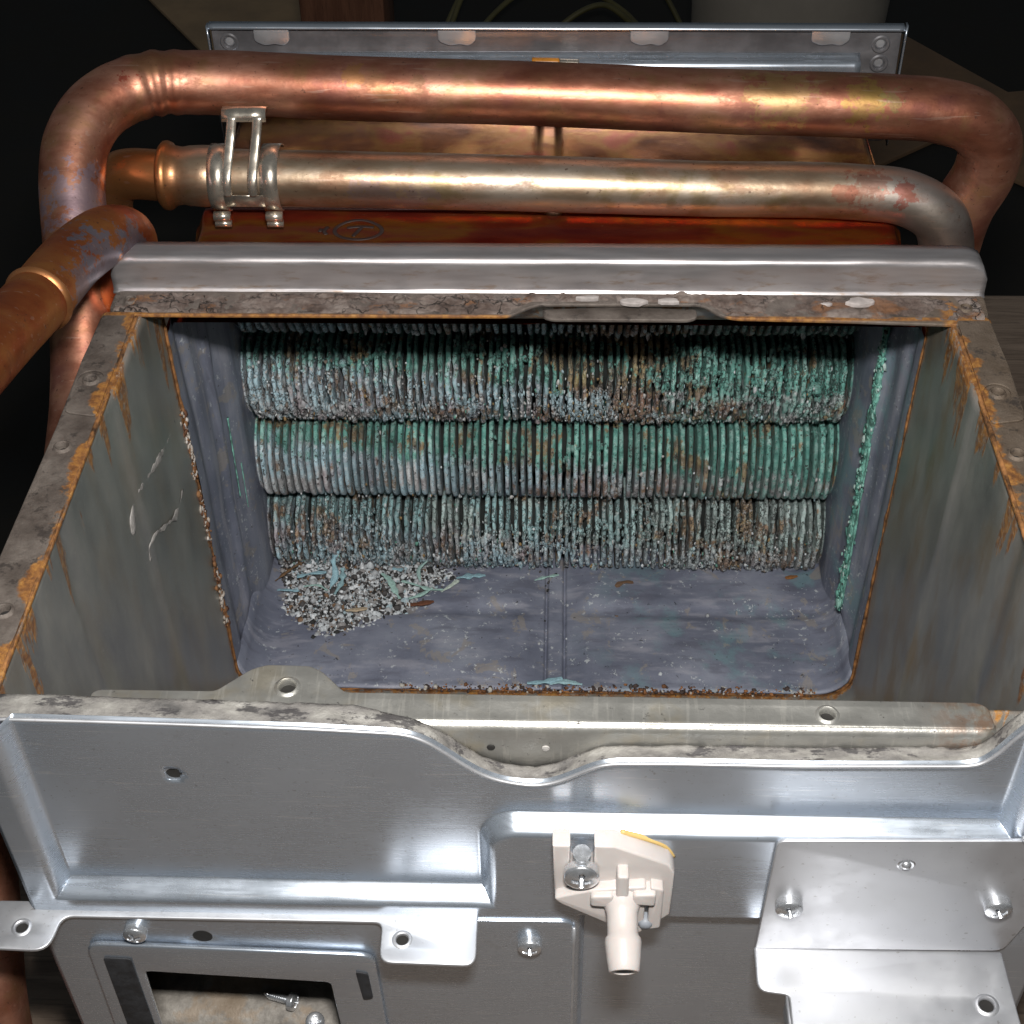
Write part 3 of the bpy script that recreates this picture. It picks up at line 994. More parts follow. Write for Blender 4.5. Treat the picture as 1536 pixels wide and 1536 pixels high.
# outside top: two pillowed panels and a centre seam
def shell_top_z(x, y):
    y = max(y, 2.5)
    sm = sst(x, -0.55, -0.25) * (1 - sst(x, 0.35, 0.6))
    st = sst(y, 8.2, 8.9)
    front = 0.55 * (1 - st) * (1 - sst(abs(x - 0.05), 13.2, 14.2))
    roll = 0.35 * ((8.4 - min(y, 8.4)) / 6.0) ** 2
    dn = 0.10 * sst(y, 10, 13)
    return 19.9 - 0.18 * sm * (1 if y > 8.9 else -0.2) + 0.32 * math.exp(-((y - 8.15) / 0.42) ** 2) * (1 - 0.9 * math.exp(-((x - 0.3) / 0.25) ** 2)) - roll - 0.9 * (1 - sst(14.3 - abs(x), 0.0, 0.5)) - dn + 0.03 * mnoise.noise(Vector((x * 0.25, y * 0.4, 2)))


xs = np.linspace(-14.3, 14.3, 180)
yy = np.linspace(1.2, 18.6, 130)
P = np.array([[(x, y, shell_top_z(x, y)) for y in yy] for x in xs])
add('shell_top', grid('shell_top', P, SHELL_OUT, None, 0.1).data, SHELL_OUT, shell)
bpy.data.objects.remove([o for o in COL.objects if o.name.startswith('shell_top') and o.parent is None][0])
top_o = [o for o in COL.objects if o.name.startswith('shell_top')][0]
top_o['label'] = 'red and olive tarnished copper sheet under the pipes'
for sgn in (-1, 1):
    P = np.array([[(sgn * 14.3, y, z) for z in np.linspace(0, 19.0, 8)] for y in np.linspace(0.06, 18.6, 8)])
    g = grid('outer_side', P, SHELL_OUT, None, 0.08, flip=(sgn < 0))
    g.parent = shell
# dark back of the duct
P = np.array([[(x, 16.9, z) for z in np.linspace(0.1, 19.6, 6)] for x in np.linspace(-13.7, 13.7, 6)])
g = grid('duct_end', P, SHELL_IN, None, 0.1)
g.parent = shell

# circled T written on the copper top
def on_top(x, y, h=0.015):
    return Vector((x, y, shell_top_z(x, y) + h))


cx_, cy_ = -7.5, 7.1
strokes = [[(cx_ + 0.95 * math.cos(a), cy_ + 0.62 * math.sin(a)) for a in np.linspace(0, 2 * math.pi, 40)],
           [(cx_ - 0.48, cy_ + 0.20), (cx_ + 0.05, cy_ + 0.29), (cx_ + 0.6, cy_ + 0.24)], [(cx_ + 0.12, cy_ + 0.26), (cx_ - 0.02, cy_ - 0.05), (cx_ - 0.18, cy_ - 0.40)],
           [(cx_ - 1.25, cy_ + 0.25), (cx_ - 1.36, cy_ - 0.05), (cx_ - 1.25, cy_ - 0.3)], [(cx_ - 1.5, cy_ + 0.1), (cx_ - 1.55, cy_ - 0.1)]]
for s_ in strokes:
    pp = spline([on_top(a, b) for a, b in s_], 6)
    add('ink_mark', tube_mesh('ink_mark', pp, 0.085, 8, ((0, 0, 1), 0.25)), INK, shell, True, None, 'letter T in a circle written in dark marker')

# ---- fins
FIN_HALF = 12.95
NF = 75
ROWS = [(16.22, 'mid'), (11.52, 'bad'), (6.86, 'good'), (2.24, 'bad')]


def fin_mesh(seed, style):
    amp = {'good': 0.26, 'mid': 0.6, 'bad': 0.85}[style]
    V, F = [], []
    n = 40
    hth = {'good': 0.098, 'mid': 0.088, 'bad': 0.090}[style]
    sx = seed * 7.31
    top = 2.03 + 0.10 * mnoise.noise(Vector((sx, 1, 1)))
    for i in range(n):
        t = -1 + 2 * i / (n - 1)
        z = t * top
        wx = 0.10 * amp * mnoise.noise(Vector((sx, z * 0.55, 0))) + 0.085 * amp * mnoise.noise(Vector((sx, z * 2.1, 4)))
        h = hth * (1 + 0.30 * amp * mnoise.noise(Vector((sx, z * 1.6, 9))) + 0.20 * amp * mnoise.noise(Vector((sx, z * 5.5, 2))))
        yf = 1.15 * abs(t) ** 3.0 + 0.14 * amp * mnoise.noise(Vector((sx, z * 1.1, 14))) + 0.07 * amp * mnoise.noise(Vector((sx, z * 5.5, 21)))
        if style != 'good':
            yf += 0.35 * amp * max(0, mnoise.noise(Vector((sx, z * 1.5, 33))) - 0.25)
        for dx, dy in ((-0.8, 3.2), (-1, 0.16), (-0.8, 0.04), (0, 0.0), (0.8, 0.04), (1, 0.16), (0.8, 3.2)):
            V.append((wx + dx * h, yf + dy if dy < 3 else 3.6, z))
    for i in range(n - 1):
        for j in range(6):
            F.append((i * 7 + j, i * 7 + j + 1, (i + 1) * 7 + j + 1, (i + 1) * 7 + j))
    F.append(tuple(range(6, -1, -1)))
    F.append(tuple((n - 1) * 7 + j for j in range(7)))
    me = mesh('fin', V, F)
    me.materials.append(FIN)
    me.polygons.foreach_set('use_smooth', [True] * len(me.polygons))
    return me


VARS = {s_: [fin_mesh(i + 40 * k, s_) for i in range(12)] for k, s_ in enumerate(('good', 'mid', 'bad'))}
TUBE = mat_plain('gap_black_tube', (0.010, 0.013, 0.012), 0.0, 0.85, 0.4, 1.0, 0.4)  # near-black base puts the shade of the fin gaps into the tube


def fin_front(z, zc):
    t = np.abs((z - zc) / 2.15)
    return 7.0 + 1.15 * t ** 3.0


for ri, (zc, style) in enumerate(ROWS):
    tb = tube_mesh('fin_row', [(-13.45, 9.2, zc), (13.45, 9.2, zc)], 1.25, 24, ((0, 1, 0), 0.8))
    row = child(add('fin_row', tb, TUBE, None))
    row['label'] = ['shadowed top row of fins under the bar', 'upper row of crusted blue, green and brown fins', 'middle row of clean green and grey fins', 'lowest row of pale crumbling fins above the debris'][ri]
    for k in range(NF):
        x = -FIN_HALF + 2 * FIN_HALF * k / (NF - 1) + random.uniform(-0.02, 0.02)
        o = bpy.data.objects.new('fin', random.choice(VARS[style]))
        COL.objects.link(o)
        o.parent = row
        o.location = (x * S, (7.0 + random.uniform(-0.06, 0.06)) * S, zc * S)
        o.rotation_euler = (random.uniform(-.01, .01), random.uniform(-.008, .008), random.uniform(-.03, .03))
        sc = random.uniform(0.97, 1.03)
        o.scale = (random.uniform(0.92, 1.15), 1, sc)
    # end plate of the row
    for sgn in (-1, 1):
        pe = [(zc + 2.25 * math.sin(a), 7.35 + 1.9 - 1.9 * math.cos(a)) for a in np.linspace(-math.pi / 2, math.pi / 2, 14)]
        V = [(sgn * 13.25, y, z) for z, y in pe] + [(sgn * 13.42, y + 0.05, z) for z, y in pe]
        n = len(pe)
        F = [(i, i + 1, n + i + 1, n + i) for i in range(n - 1)] + [tuple(range(n)), tuple(range(2 * n - 1, n - 1, -1))]
        add('end_plate', mesh('end_plate', V, F), FIN, row, False)
    # crumbs of corrosion stuck in and on the fins
    cnt = {'good': 120, 'mid': 500, 'bad': 1100}[style]
    zz = zc + np.clip(rng.normal(-0.35 if style == 'bad' else 0, 1.15, cnt), -2.2, 2.2)
    xx = rng.uniform(-FIN_HALF, FIN_HALF, cnt)
    if ri == 1:
        keep = rng.random(cnt) < np.where(xx > 5, 0.45, 1.0)
        xx, zz = xx[keep], zz[keep]
    if ri == 2:
        zz = zc - 2.15 + rng.random(len(xx)) ** 1.5 * 4.3
    cnt = len(xx)
    P = np.stack([xx, fin_front(zz, zc) + rng.uniform(0.0, 0.25, cnt), zz], 1)
    Rd = np.exp(rng.normal(-3.0, 0.36, cnt)).clip(0.025, 0.10)
    pal = np.array([(0.62, 0.66, 0.68), (0.46, 0.45, 0.44), (0.38, 0.52, 0.57), (0.16, 0.13, 0.11), (0.05, 0.045, 0.045), (0.30, 0.20, 0.09), (0.14, 0.34, 0.27)])
    pw = np.array([0.26, 0.22, 0.16, 0.13, 0.07, 0.08, 0.08])
    ci = rng.choice(len(pal), cnt, p=pw / pw.sum())
    browner = (np.abs(xx - 3.5) < 2.5) & (rng.random(cnt) < 0.4) & (ri == 1)
    ci[browner] = 5
    cc = pal[ci] * rng.uniform(0.75, 1.2, (cnt, 1))
    lumps('corrosion_crust', P, Rd, cc, GRAN, row, (0.75, 0.7, 1.5))
    # scale of the fins' own colour bridging the gaps in the worst patches
    cnt = {'good': 400, 'mid': 700, 'bad': 3000}[style]
    xx = rng.uniform(-FIN_HALF, FIN_HALF, cnt)
    zz = zc + rng.uniform(-2.1, 2.1, cnt)
    dens = np.array([mnoise.noise(Vector((a * 0.28, b * 0.45, 3.0 + ri))) for a, b in zip(xx, zz)])
    thr = 0.12 + 0.10 * (zz - zc) / 2.0 if style == 'bad' else 0.28
    ok = dens > thr - (0.22 if style == 'bad' else 0.0)
    xx, zz = xx[ok], zz[ok]
    P = np.stack([xx, fin_front(zz, zc) + rng.uniform(0.02, 0.30, len(xx)), zz], 1)
    Rd = np.exp(rng.normal(-2.7, 0.42, len(xx))).clip(0.03, 0.16)
    lumps('corrosion_scale', P, Rd, np.ones((len(xx), 3)), FIN, row, (0.8, 0.5, 2.0), 0.32)

# ---- pipes across the top
def wrinkle(i, p):
    r = 1.23
    if -16.9 < p.x < -13.6 and p.y > 6:
        r += 0.05 * math.sin((p.x + 16.9) * 8.5) * math.exp(-((p.x + 15.2) / 0.9) ** 2)
    return r + 0.015 * mnoise.noise(p * 0.6)


p1 = [(16.9, 9.8, 17.0), (17.1, 9.7, 19.5), (17.6, 9.6, 21.2), (17.5, 9.5, 22.6), (16.7, 9.5, 23.45), (15.4, 9.6, 23.85), (13.8, 9.6, 24.0), (6.5, 9.8, 24.15), (-0.5, 10.0, 24.35), (-8, 9.95, 24.6), (-13.6, 9.9, 24.85), (-15.7, 9.35, 25.0),
      (-17.2, 8.2, 24.7), (-17.9, 6.8, 24.0), (-18.0, 5.5, 22.95), (-17.8, 4.1, 21.7), (-17.5, 2.3, 20.0), (-17.2, -0.4, 17.7), (-17.0, -4.0, 16.0), (-16.9, -8.0, 15.2), (-17.0, -12.0, 14.8), (-17.5, -14.6, 14.4), (-17.7, -16.2, 13.6), (-17.5, -18.3, 11.2), (-17.3, -20.5, 8.4), (-17.3, -21.5, 4), (-17.3, -21.7, -0.2)]
pipe1 = child(add('copper_pipe', tube_mesh('copper_pipe', spline(p1, 14), wrinkle, 36), COPPER_A, None))
pipe1['label'] = 'thick bright copper pipe running across the back and down the left side'
p2 = [(-17.9, 8.6, 17.5), (-17.9, 8.3, 19.6), (-17.65, 8.2, 20.9), (-16.9, 8.0, 21.8), (-15.0, 7.7, 22.0), (-10.5, 7.55, 22.0), (-0.5, 7.6, 21.75), (6, 7.7, 21.5), (12.4, 7.8, 21.3), (14.2, 7.7, 21.1), (15.5, 7.5, 20.4), (16.05, 7.45, 19.2), (16.2, 7.6, 17.0), (16.2, 7.8, 14.0)]
pipe2 = child(add('copper_pipe', tube_mesh('copper_pipe', spline(p2, 14), lambda i, p: (1.0 if p.x < -14.3 else 1.08) + 0.012 * mnoise.noise(p * 0.6), 36), COPPER_B, None))
pipe2['label'] = 'slimmer greyed copper pipe held by a spring clip'
# flared collar and joint sleeve
ax = (1, -0.02, 0.0)
add('flared_collar', lathe_mesh('flared_collar', [(1.02, -0.12), (1.22, -0.16), (1.34, -0.05), (1.36, 0.10), (1.30, 0.24), (1.17, 0.36), (1.12, 0.7), (1.17, 0.95), (1.20, 1.5), (1.18, 2.0), (1.09, 2.15)], (-15.0, 7.71, 22.0), ax, 36), COPPER_B, pipe2)
p3 = [(-15.95, 2.6, 15.0), (-15.9, 2.4, 19.0), (-15.3, 2.0, 21.6), (-15.0, 1.5, 23.0), (-15.25, 0.3, 23.85), (-15.75, -1.6, 24.25), (-16.1, -4.5, 24.6), (-16.5, -7.3, 24.95), (-16.8, -10.0, 25.3), (-17.3, -14.5, 25.8)]
sp3 = spline(p3, 14)
pipe3 = child(add('copper_pipe', tube_mesh('copper_pipe', sp3, 1.04, 36), COPPER_C, None))
pipe3['label'] = 'orange copper pipe with a grey bloom leaving at the left edge'
d3 = (Vector((-16.5, -7.3, 24.95)) - Vector((-16.1, -4.5, 24.6))).normalized()
add('pipe_collar', lathe_mesh('pipe_collar', [(1.03, -0.10), (1.10, -0.09), (1.15, 0.0), (1.12, 0.08), (1.07, 0.14), (1.03, 0.18)], Vector((-16.12, -4.75, 24.63)), d3, 36, False), COPPER_B, pipe3)

# spring clip on the joint
clip = bpy.data.objects.new('spring_clip', None)
COL.objects.link(clip)
child(clip)
clip['label'] = 'bright spring clip over the pipe joint'
cc0 = Vector((0, 7.6, 22.0))


def ring_strip(nm, x0, x1, a0, a1, rad=1.24):
    al = np.linspace(a0, a1, 30)
    P = np.array([[(x, cc0.y - rad * math.cos(a), cc0.z + rad * math.sin(a)) for a in al] for x in np.linspace(x0, x1, 3)])
    g = grid(nm, P, TIN, None, 0.06, flip=True)
    g.parent = clip
    return g


ring_strip('band', -13.1, -12.40, -1.1, 2.4)
ring_strip('band', -11.05, -10.35, -1.1, 2.4)
ring_strip('bridge', -12.50, -10.95, -0.55, -0.05)
for x0 in (-12.35, -11.35):
    pp = spline([(x0, cc0.y - 1.22, cc0.z - 0.05), (x0 + 0.03, cc0.y - 1.15, cc0.z + 0.55), (x0 + 0.10, cc0.y - 0.62, cc0.z + 1.2), (x0 + 0.2, cc0.y - 0.1, cc0.z + 1.9), (x0 + 0.30, cc0.y + 0.15, cc0.z + 2.55)], 8)
    add('arm', tube_mesh('arm', pp, 0.20, 10, ((0, -0.7, 0.7), 0.25)), TIN, clip)
P = []
for x in np.linspace(-12.45, -10.75, 4):
    P.append([(x, cc0.y + 0.05, cc0.z + 2.35), (x, cc0.y + 0.15, cc0.z + 2.62), (x, cc0.y + 0.30, cc0.z + 2.74), (x, cc0.y + 0.55, cc0.z + 2.74), (x, cc0.y + 0.85, cc0.z + 2.60)])
g = grid('clip_tip', np.array(P), TIN, None, 0.07)
g.parent = clip
for x0 in (-12.75, -10.68):
    pp = [(x0 - 0.32, cc0.y - 1.02, cc0.z - 1.15), (x0 + 0.32, cc0.y - 1.02, cc0.z - 1.15)]
    add('curl', tube_mesh('curl', pp, 0.20, 18), TIN, clip)
    pp = [(x0 - 0.32, cc0.y - 0.98, cc0.z - 1.50), (x0 + 0.32, cc0.y - 0.98, cc0.z - 1.50)]
    add('curl', tube_mesh('curl', pp, 0.14, 18), TIN, clip)

# ---- rear exhaust flange
FY = 19.0
rear = child(plate('exhaust_flange', rounded([(-15.15, 17.5), (-15.15, 23.1), (15.6, 23.0), (15.7, 17.5)], 0.25, 4),
                   [(-14.4, 22.35, 0.24), (14.75, 22.25, 0.24), (14.8, 21.35, 0.24)], FY, FY + 0.12, DULL, None, 'xz', 0.03))
rear['label'] = 'thin grey steel flange with tabs behind the copper pipes'
for a, b in ((-14.4, 22.35), (14.75, 22.25), (14.8, 21.35)):
    add('hole_rim', lathe_mesh('hole_rim', [(0.40, 0.0), (0.42, 0.05), (0.36, 0.10), (0.27, 0.09), (0.24, 0.0), (0.235, -0.1)], (a, FY, b), (0, -1, 0), 24), DULL, rear)
    wd = add('weld_plug', lathe_mesh('weld_plug', [(0.22, 0.0), (0.18, 0.05), (0.02, 0.06)], (a, FY + 0.1, b), (0, -1, 0), 20), BRIGHT, rear)
lipP = []
for x in np.linspace(-15.2, 15.65, 120):
    lipP.append([(x, FY - 0.42, 23.10 - 0.003 * (x + 15)), (x, FY - 0.40, 23.20 - 0.003 * (x + 15)), (x, FY - 0.30, 23.26 - 0.003 * (x + 15)), (x, FY + 0.1, 23.26 - 0.003 * (x + 15))])
g = grid('top_lip', np.array(lipP), PANEL, None, 0.09)
g.parent = rear
for sgn, xe in ((-1, -15.2), (1, 15.68)):
    P = np.array([[(xe - sgn * 0.02, FY - 0.42, z), (xe, FY - 0.36, z), (xe + sgn * 0.04, FY - 0.25, z), (xe + sgn * 0.04, FY + 0.1, z)] for z in np.linspace(17.5, 23.2, 12)])
    g = grid('side_lip', P, PANEL, None, 0.08, flip=(sgn < 0))
    g.parent = rear
for tx, tw in ((-12.4, 0.8), (-4.1, 0.85), (4.45, 0.85), (12.45, 0.85)):
    o = plate('bent_tab', rounded([(tx - tw, 23.0), (tx - tw, 22.5), (tx - 0.35, 22.3), (tx + 0.1, 22.38), (tx + 0.5, 22.28), (tx + tw, 22.53), (tx + tw, 23.0), (tx + tw - 0.1, 23.12), (tx - tw + 0.1, 23.12)], 0.15, 4), [], FY - 0.30, FY - 0.20, BRIGHT, None, 'xz', 0.03)
    o.parent = rear
lg = []
for x in np.linspace(-14.9, 13.9, 100):
    lg.append([(x, FY - 0.02, 21.85), (x, FY - 0.10, 21.70), (x, FY - 0.32, 21.62), (x, FY - 0.50, 21.54), (x, FY - 0.55, 21.40), (x, FY - 0.55, 19.5)])
g = grid('pressed_ledge', np.array(lg), PANEL, None, 0.06)
g.parent = rear

# ---- front: tarnished strip on the near rim, with a bump and holes
def strip_profile(x):
    b = 0.0
    if -8.2 < x < -4.85:
        b = min(1, (x + 8.2) / 0.95, (-4.85 - x) / 1.0) * 0.95
    return b


out = [(-11.45, -19.9), (-11.4, -19.1), (-11.2, -19.0), (-8.2, -19.0), (-7.4, -18.25), (-7.0, -18.08), (-5.85, -18.1), (-5.5, -18.3), (-4.85, -18.98), (11.3, -19.03), (11.55, -19.2), (11.6, -19.9)]
strip = child(plate('near_rim_strip', rounded(out, 0.15, 4), [(-6.35, -18.85, 0.22), (7.45, -19.52, 0.20)], 22.18, 22.30, STRIP, None, 'xy', 0.05))
strip['label'] = 'tarnished strip with two holes along the near rim'
for a, b, r_ in ((-6.35, -18.85, 0.33), (7.45, -19.52, 0.30)):
    punched(strip, (a, b, 22.295), (0, 0, 1), r_ * 0.62, STRIP, 0.06)
P = []
for x in np.linspace(-11.45, 11.6, 60):
    P.append([(x, -19.78, 22.295), (x, -19.92, 22.27), (x, -20.01, 22.18), (x, -20.04, 22.05), (x, -20.04, 19.2)])
g = grid('folded_face', np.array(P), STRIP, None, 0.08, flip=True)
g.parent = strip
for x, m_ in ((-1.05, DARKHOLE), (0.35, WHITECR)):
    add('rivet', lathe_mesh('rivet', [(0.11, 0.0), (0.09, 0.03), (0.02, 0.04)], (x, -20.045, 21.45), (0, -1, 0), 14), m_, strip)

# ---- front panel (pressed sheet)
TOP = np.array([(-14.3, 22.9), (-13.16, 23.05), (-10.68, 23.0), (-8.2, 22.93), (-5.72, 22.85), (-3.25, 22.70), (-2.76, 22.53), (-2.29, 22.1), (-1.64, 21.41), (-1.15, 21.02), (-0.64, 20.80), (0.04, 20.68), (0.55, 20.79), (1.06, 21.1), (1.56, 21.47), (1.95, 21.63), (3.39, 21.67), (6.72, 21.65), (10.9, 21.76), (11.35, 21.95), (11.62, 22.5), (11.95, 23.2), (12.3, 23.6), (14.3, 23.7)])


def ztop(x):
    xs_ = np.linspace(x - 0.25, x + 0.25, 7)
    return float(np.interp(xs_, TOP[:, 0], TOP[:, 1]).mean())


FACE = -20.6


def proud(x, z):
    """how far the pressing stands out toward the viewer"""
    left = 1 - sst(x, -13.30, -12.85)
    low = 1 - sst(z, 15.85, 16.30)
    u, v, rr = -0.35 - x, z - 18.6, 1.0          # rounded upper-left corner of the right-hand pressing
    d = math.hypot(u, v) - rr if (u > 0 and v > 0) else max(u, v) - rr
    low = max(low, 1 - sst(d, -0.38, 0.04))
    right = sst(x, 12.0, 12.5)
    p = 0.55 * max(left, low, right)
    back = sst(x, 1.25, 1.45) * (1 - sst(z, 15.45, 15.65))
    return p - 0.5 * back * (1 - right)


XL, XR, ZB = -13.95, 14.2, -1.45
xs = np.concatenate([np.linspace(XL, -12.4, 26), np.linspace(-12.4, -2.0, 84)[1:], np.linspace(-2.0, 1.7, 56)[1:], np.linspace(1.7, 11.5, 80)[1:], np.linspace(11.5, XR, 34)[1:]])
ZFIX = np.concatenate([np.linspace(20.2, 14.6, 150), np.linspace(14.6, ZB, 40)[1:]])
NZ = 30 + len(ZFIX)
P = np.zeros((len(xs), NZ, 3))
for i, x in enumerate(xs):
    zt = ztop(x)
    ta = np.linspace(0, 1, 30, endpoint=False) ** 2
    for j, z in enumerate(np.concatenate([zt + (20.2 - zt) * ta, ZFIX])):
        rd = 0.12 * max(0.0, 1 - (zt - z) / 0.14) ** 2
        P[i, j] = (x, FACE - proud(x, z) + rd + 0.02 * mnoise.noise(Vector((x * 0.25, z * 0.25, 7))), z)
cx = (xs[:-1] + xs[1:]) / 2
skip = np.zeros((len(xs) - 1, NZ - 1), bool)
for i, x in enumerate(cx):
    for j in range(NZ - 1):
        z = (P[i, j, 2] + P[i, j + 1, 2]) / 2
        if -11.7 < x < -5.5 and 5.5 < z < 12.9:
            skip[i, j] = True
        if (x + 9.17) ** 2 / 0.25 ** 2 + (z - 20.95) ** 2 / 0.25 ** 2 < 1:
            skip[i, j] = True
panel = child(grid('front_panel', P, PANEL, None, 0.08, skip))
panel['label'] = 'smooth grey pressed steel front panel'
# folded side of the panel
for xe in (XL, XR):
    sgn = -1 if xe < 0 else 1
    P = np.array([[(xe + sgn * 0.0, FACE - 0.55 + d, z) for d in (0.0, 0.08, 0.6, 1.8)] for z in np.linspace(ZB, ztop(xe) - 0.3, 20)])
    g = grid('side_fold', P, PANEL, None, 0.08, flip=(sgn < 0))
    g.parent = panel
# backing so the punched hole reads dark
punched(panel, (-9.17, FACE - 0.05, 20.95), (0, -1, 0), 0.20, PANEL, 0.012, 0.02)

# dirty gasket flange folded back along the panel's top edge
xf = np.linspace(-13.9, 14.1, 420)
P = np.zeros((len(xf), 9, 3))
for i, x in enumerate(xf):
    zt = ztop(x)
    wv = 0.56 + 0.22 * float(1 - sst(x, -4.5, -3.0)) + 0.06 * mnoise.noise(Vector((x * 0.5, 1, 0))) + 0.05 * mnoise.noise(Vector((x * 2.2, 4, 0)))
    for j in range(9):
        t = j / 8
        y = FACE - 0.04 + wv * t
        z = zt + 0.02 - 0.12 * (1 - min(1, t * 8)) ** 2 + (0.05 * mnoise.noise(Vector((x * 1.5, t * 2.5, 3))) + 0.03 * mnoise.noise(Vector((x * 5, t * 6, 8)))) * min(1, t * 4)
        P[i, j] = (x, y, z)
g = grid('gasket_edge', P, RESID, None, 0.14)
g.parent = panel
g['label'] = 'folded top edge caked with old gasket'
# bare bright fold line at the very edge
pp = [Vector((x, FACE - 0.035, ztop(x) - 0.03)) for x in np.linspace(-13.9, 14.1, 300)]
add('fold_line', tube_mesh('fold_line', pp, 0.055, 10), BRIGHT, panel)

# ---- lower left plate with window, ears and frame
lp = rounded([(-13.85, 15.25), (1.15, 15.38), (1.15, -1.4), (-13.95, -1.4)], [0.05, 0.35, 0.1, 0.1], 5)
win = rounded([(-11.46, 12.75), (-5.74, 12.3), (-5.6, 6.2), (-11.6, 6.2)], 0.2, 4)
low_l = child(plate('window_plate', lp, [win, (-9.36, 14.3, 0.17)], -21.30, -21.20, PANEL, None, 'xz', 0.03))
low_l['label'] = 'flat lower plate with a rectangular inspection window'
add('hole', lathe_mesh('hole', [(0.3, 0), (0.28, 0.02), (0.01, 0.02)], (-9.36, -21.285, 14.3), (0, -1, 0), 18), DARKHOLE, low_l)  # black disc over the drilled hole, painted in for its shaded inside
fr_out = rounded([(-12.75, 14.05), (-4.5, 13.7), (-4.35, 5.2), (-12.9, 5.2)], 0.5, 6)
fr = plate('window_frame', fr_out, [rounded([(-11.3, 12.6), (-5.9, 12.18), (-5.76, 6.3), (-11.44, 6.3)], 0.2, 4)], -21.48, -21.31, PANEL, None, 'xz', 0.07)
fr.parent = low_l
gk = plate('window_gasket', rounded([(-12.35, 13.4), (-11.55, 13.35), (-11.55, 6), (-12.4, 6)], 0.1, 3), [], -21.53, -21.485, BLACKRUB, None, 'xz', 0.01)
gk.parent = low_l
gk = plate('window_gasket', rounded([(-5.1, 12.9), (-4.75, 12.8), (-4.7, 11.4), (-5.0, 11.3)], 0.1, 3), [], -21.53, -21.485, BLACKRUB, None, 'xz', 0.01)
gk.parent = low_l
# ears on the folded top edge
ear = rounded([(-15.05, -20.95), (-1.5, -20.95), (-1.5, -22.7), (-4.12, -22.65), (-4.15, -21.42), (-13.1, -21.42), (-13.25, -22.5), (-15.05, -22.45)], [0.1, 0.1, 0.35, 0.35, 0.25, 0.3, 0.45, 0.2], 6)
e = plate('eared_bracket', ear, [(-14.15, -21.8, 0.17), (-3.55, -21.95, 0.19)], 15.28, 15.40, BRIGHT, None, 'xy', 0.04)
e.parent = low_l
e['label'] = 'bright folded edge with two drilled ears'
for a, b in ((-14.15, -21.8), (-3.55, -21.95)):
    punched(low_l, (a, b, 15.395), (0, 0, 1), 0.17, BRIGHT, 0.04, 0.06)
screw(low_l, (-11.22, -21.3, 14.55), r=0.34, hgt=0.32)
screw(low_l, (-0.06, -21.3, 14.3), r=0.34, hgt=0.34, spin=0.1)
# bright cut edge of the plate
pp = [Vector((1.17, -21.30, z)) for z in np.linspace(15.1, -1.3, 20)]
add('cut_edge', tube_mesh('cut_edge', pp, 0.05, 8), BRIGHT, low_l)

# tray behind the window
tray = child(grid('window_tray', np.array([[(x, y, z) for (y, z) in ((-21.05, 8.0), (-19.6, 8.05), (-17.9, 8.1), (-17.75, 8.2), (-17.7, 8.5), (-17.7, 13.4), (-21.1, 13.4))] for x in np.linspace(-12.6, -5.0, 9)]), TRAY, None, 0.08, flip=True))
tray['label'] = 'dusty pale tray seen through the window'
for xe in (-12.6, -5.0):
    P = np.array([[(xe, y, z) for z in np.linspace(8.0, 13.4, 4)] for y in np.linspace(-21.05, -17.7, 4)])
    g = grid('tray_side', P, TRAY, None, 0.06)
    g.parent = tray
for x in (-9.1, -8.7, -7.6, -7.2, -10.4, -10.0):
    for z in (8.6, 8.95):
        add('vent_hole_disc', lathe_mesh('vent_hole_disc', [(0.13, 0), (0.12, 0.02), (0.01, 0.02)], (x, -17.8, z), (0, -1, 0), 12), DARKHOLE, tray)  # black discs on the tray wall in place of shaded openings

# ---- right bracket: upright plate folding forward into a shelf
vb = rounded([(6.33, 19.45), (13.6, 19.65), (13.6, 16.4), (13.1, 14.42), (6.25, 14.3)], [0.25, 0.1, 0.3, 0.3, 0.02], 4)
rb = child(plate('shelf_bracket', vb, [], -21.36, -21.24, BRIGHT, None, 'xz', 0.03))
rb['label'] = 'pale zinc bracket on the right folding forward into a shelf'
hb = rounded([(6.22, -21.3), (13.1, -21.3), (13.15, -23.2), (13.3, -26.5), (7.0, -26.5), (7.05, -22.75), (6.2, -22.65)], [0.05, 0.1, 0.1, 0.3, 0.1, 0.15, 0.3], 5)
sh = plate('shelf', hb, [(12.35, -22.95, 0.20)], 14.20, 14.32, BRIGHT, None, 'xy', 0.05)
sh.parent = rb
punched(rb, (12.35, -22.95, 14.315), (0, 0, 1), 0.20, BRIGHT, 0.05, 0.07)
# folded edge under the notch
P = np.array([[(7.03 + 0.02 * d, y, 14.25 - d) for d in (0, 0.2, 0.9)] for y in np.linspace(-22.75, -26.4, 6)])
g = grid('shelf_skirt', P, BRIGHT, None, 0.06)
g.parent = rb
screw(rb, (6.92, -21.36, 16.62), r=0.37, hgt=0.36)
screw(rb, (12.45, -21.36, 16.78), r=0.37, hgt=0.36, spin=0.5)
add('dimple', lathe_mesh('dimple', [(0.24, 0.0), (0.20, 0.03), (0.14, 0.02), (0.10, 0.09), (0.02, 0.12)], (9.75, -21.36, 18.5), (0, -1, 0), 20), ZINC, rb)
# small clip tab at the far right
ct = plate('corner_tab', rounded([(12.35, 19.95), (13.9, 20.0), (13.9, 19.45), (12.7, 19.4)], 0.15, 4), [], -21.5, -21.38, BRIGHT, None, 'xz', 0.04)
ct.parent = rb

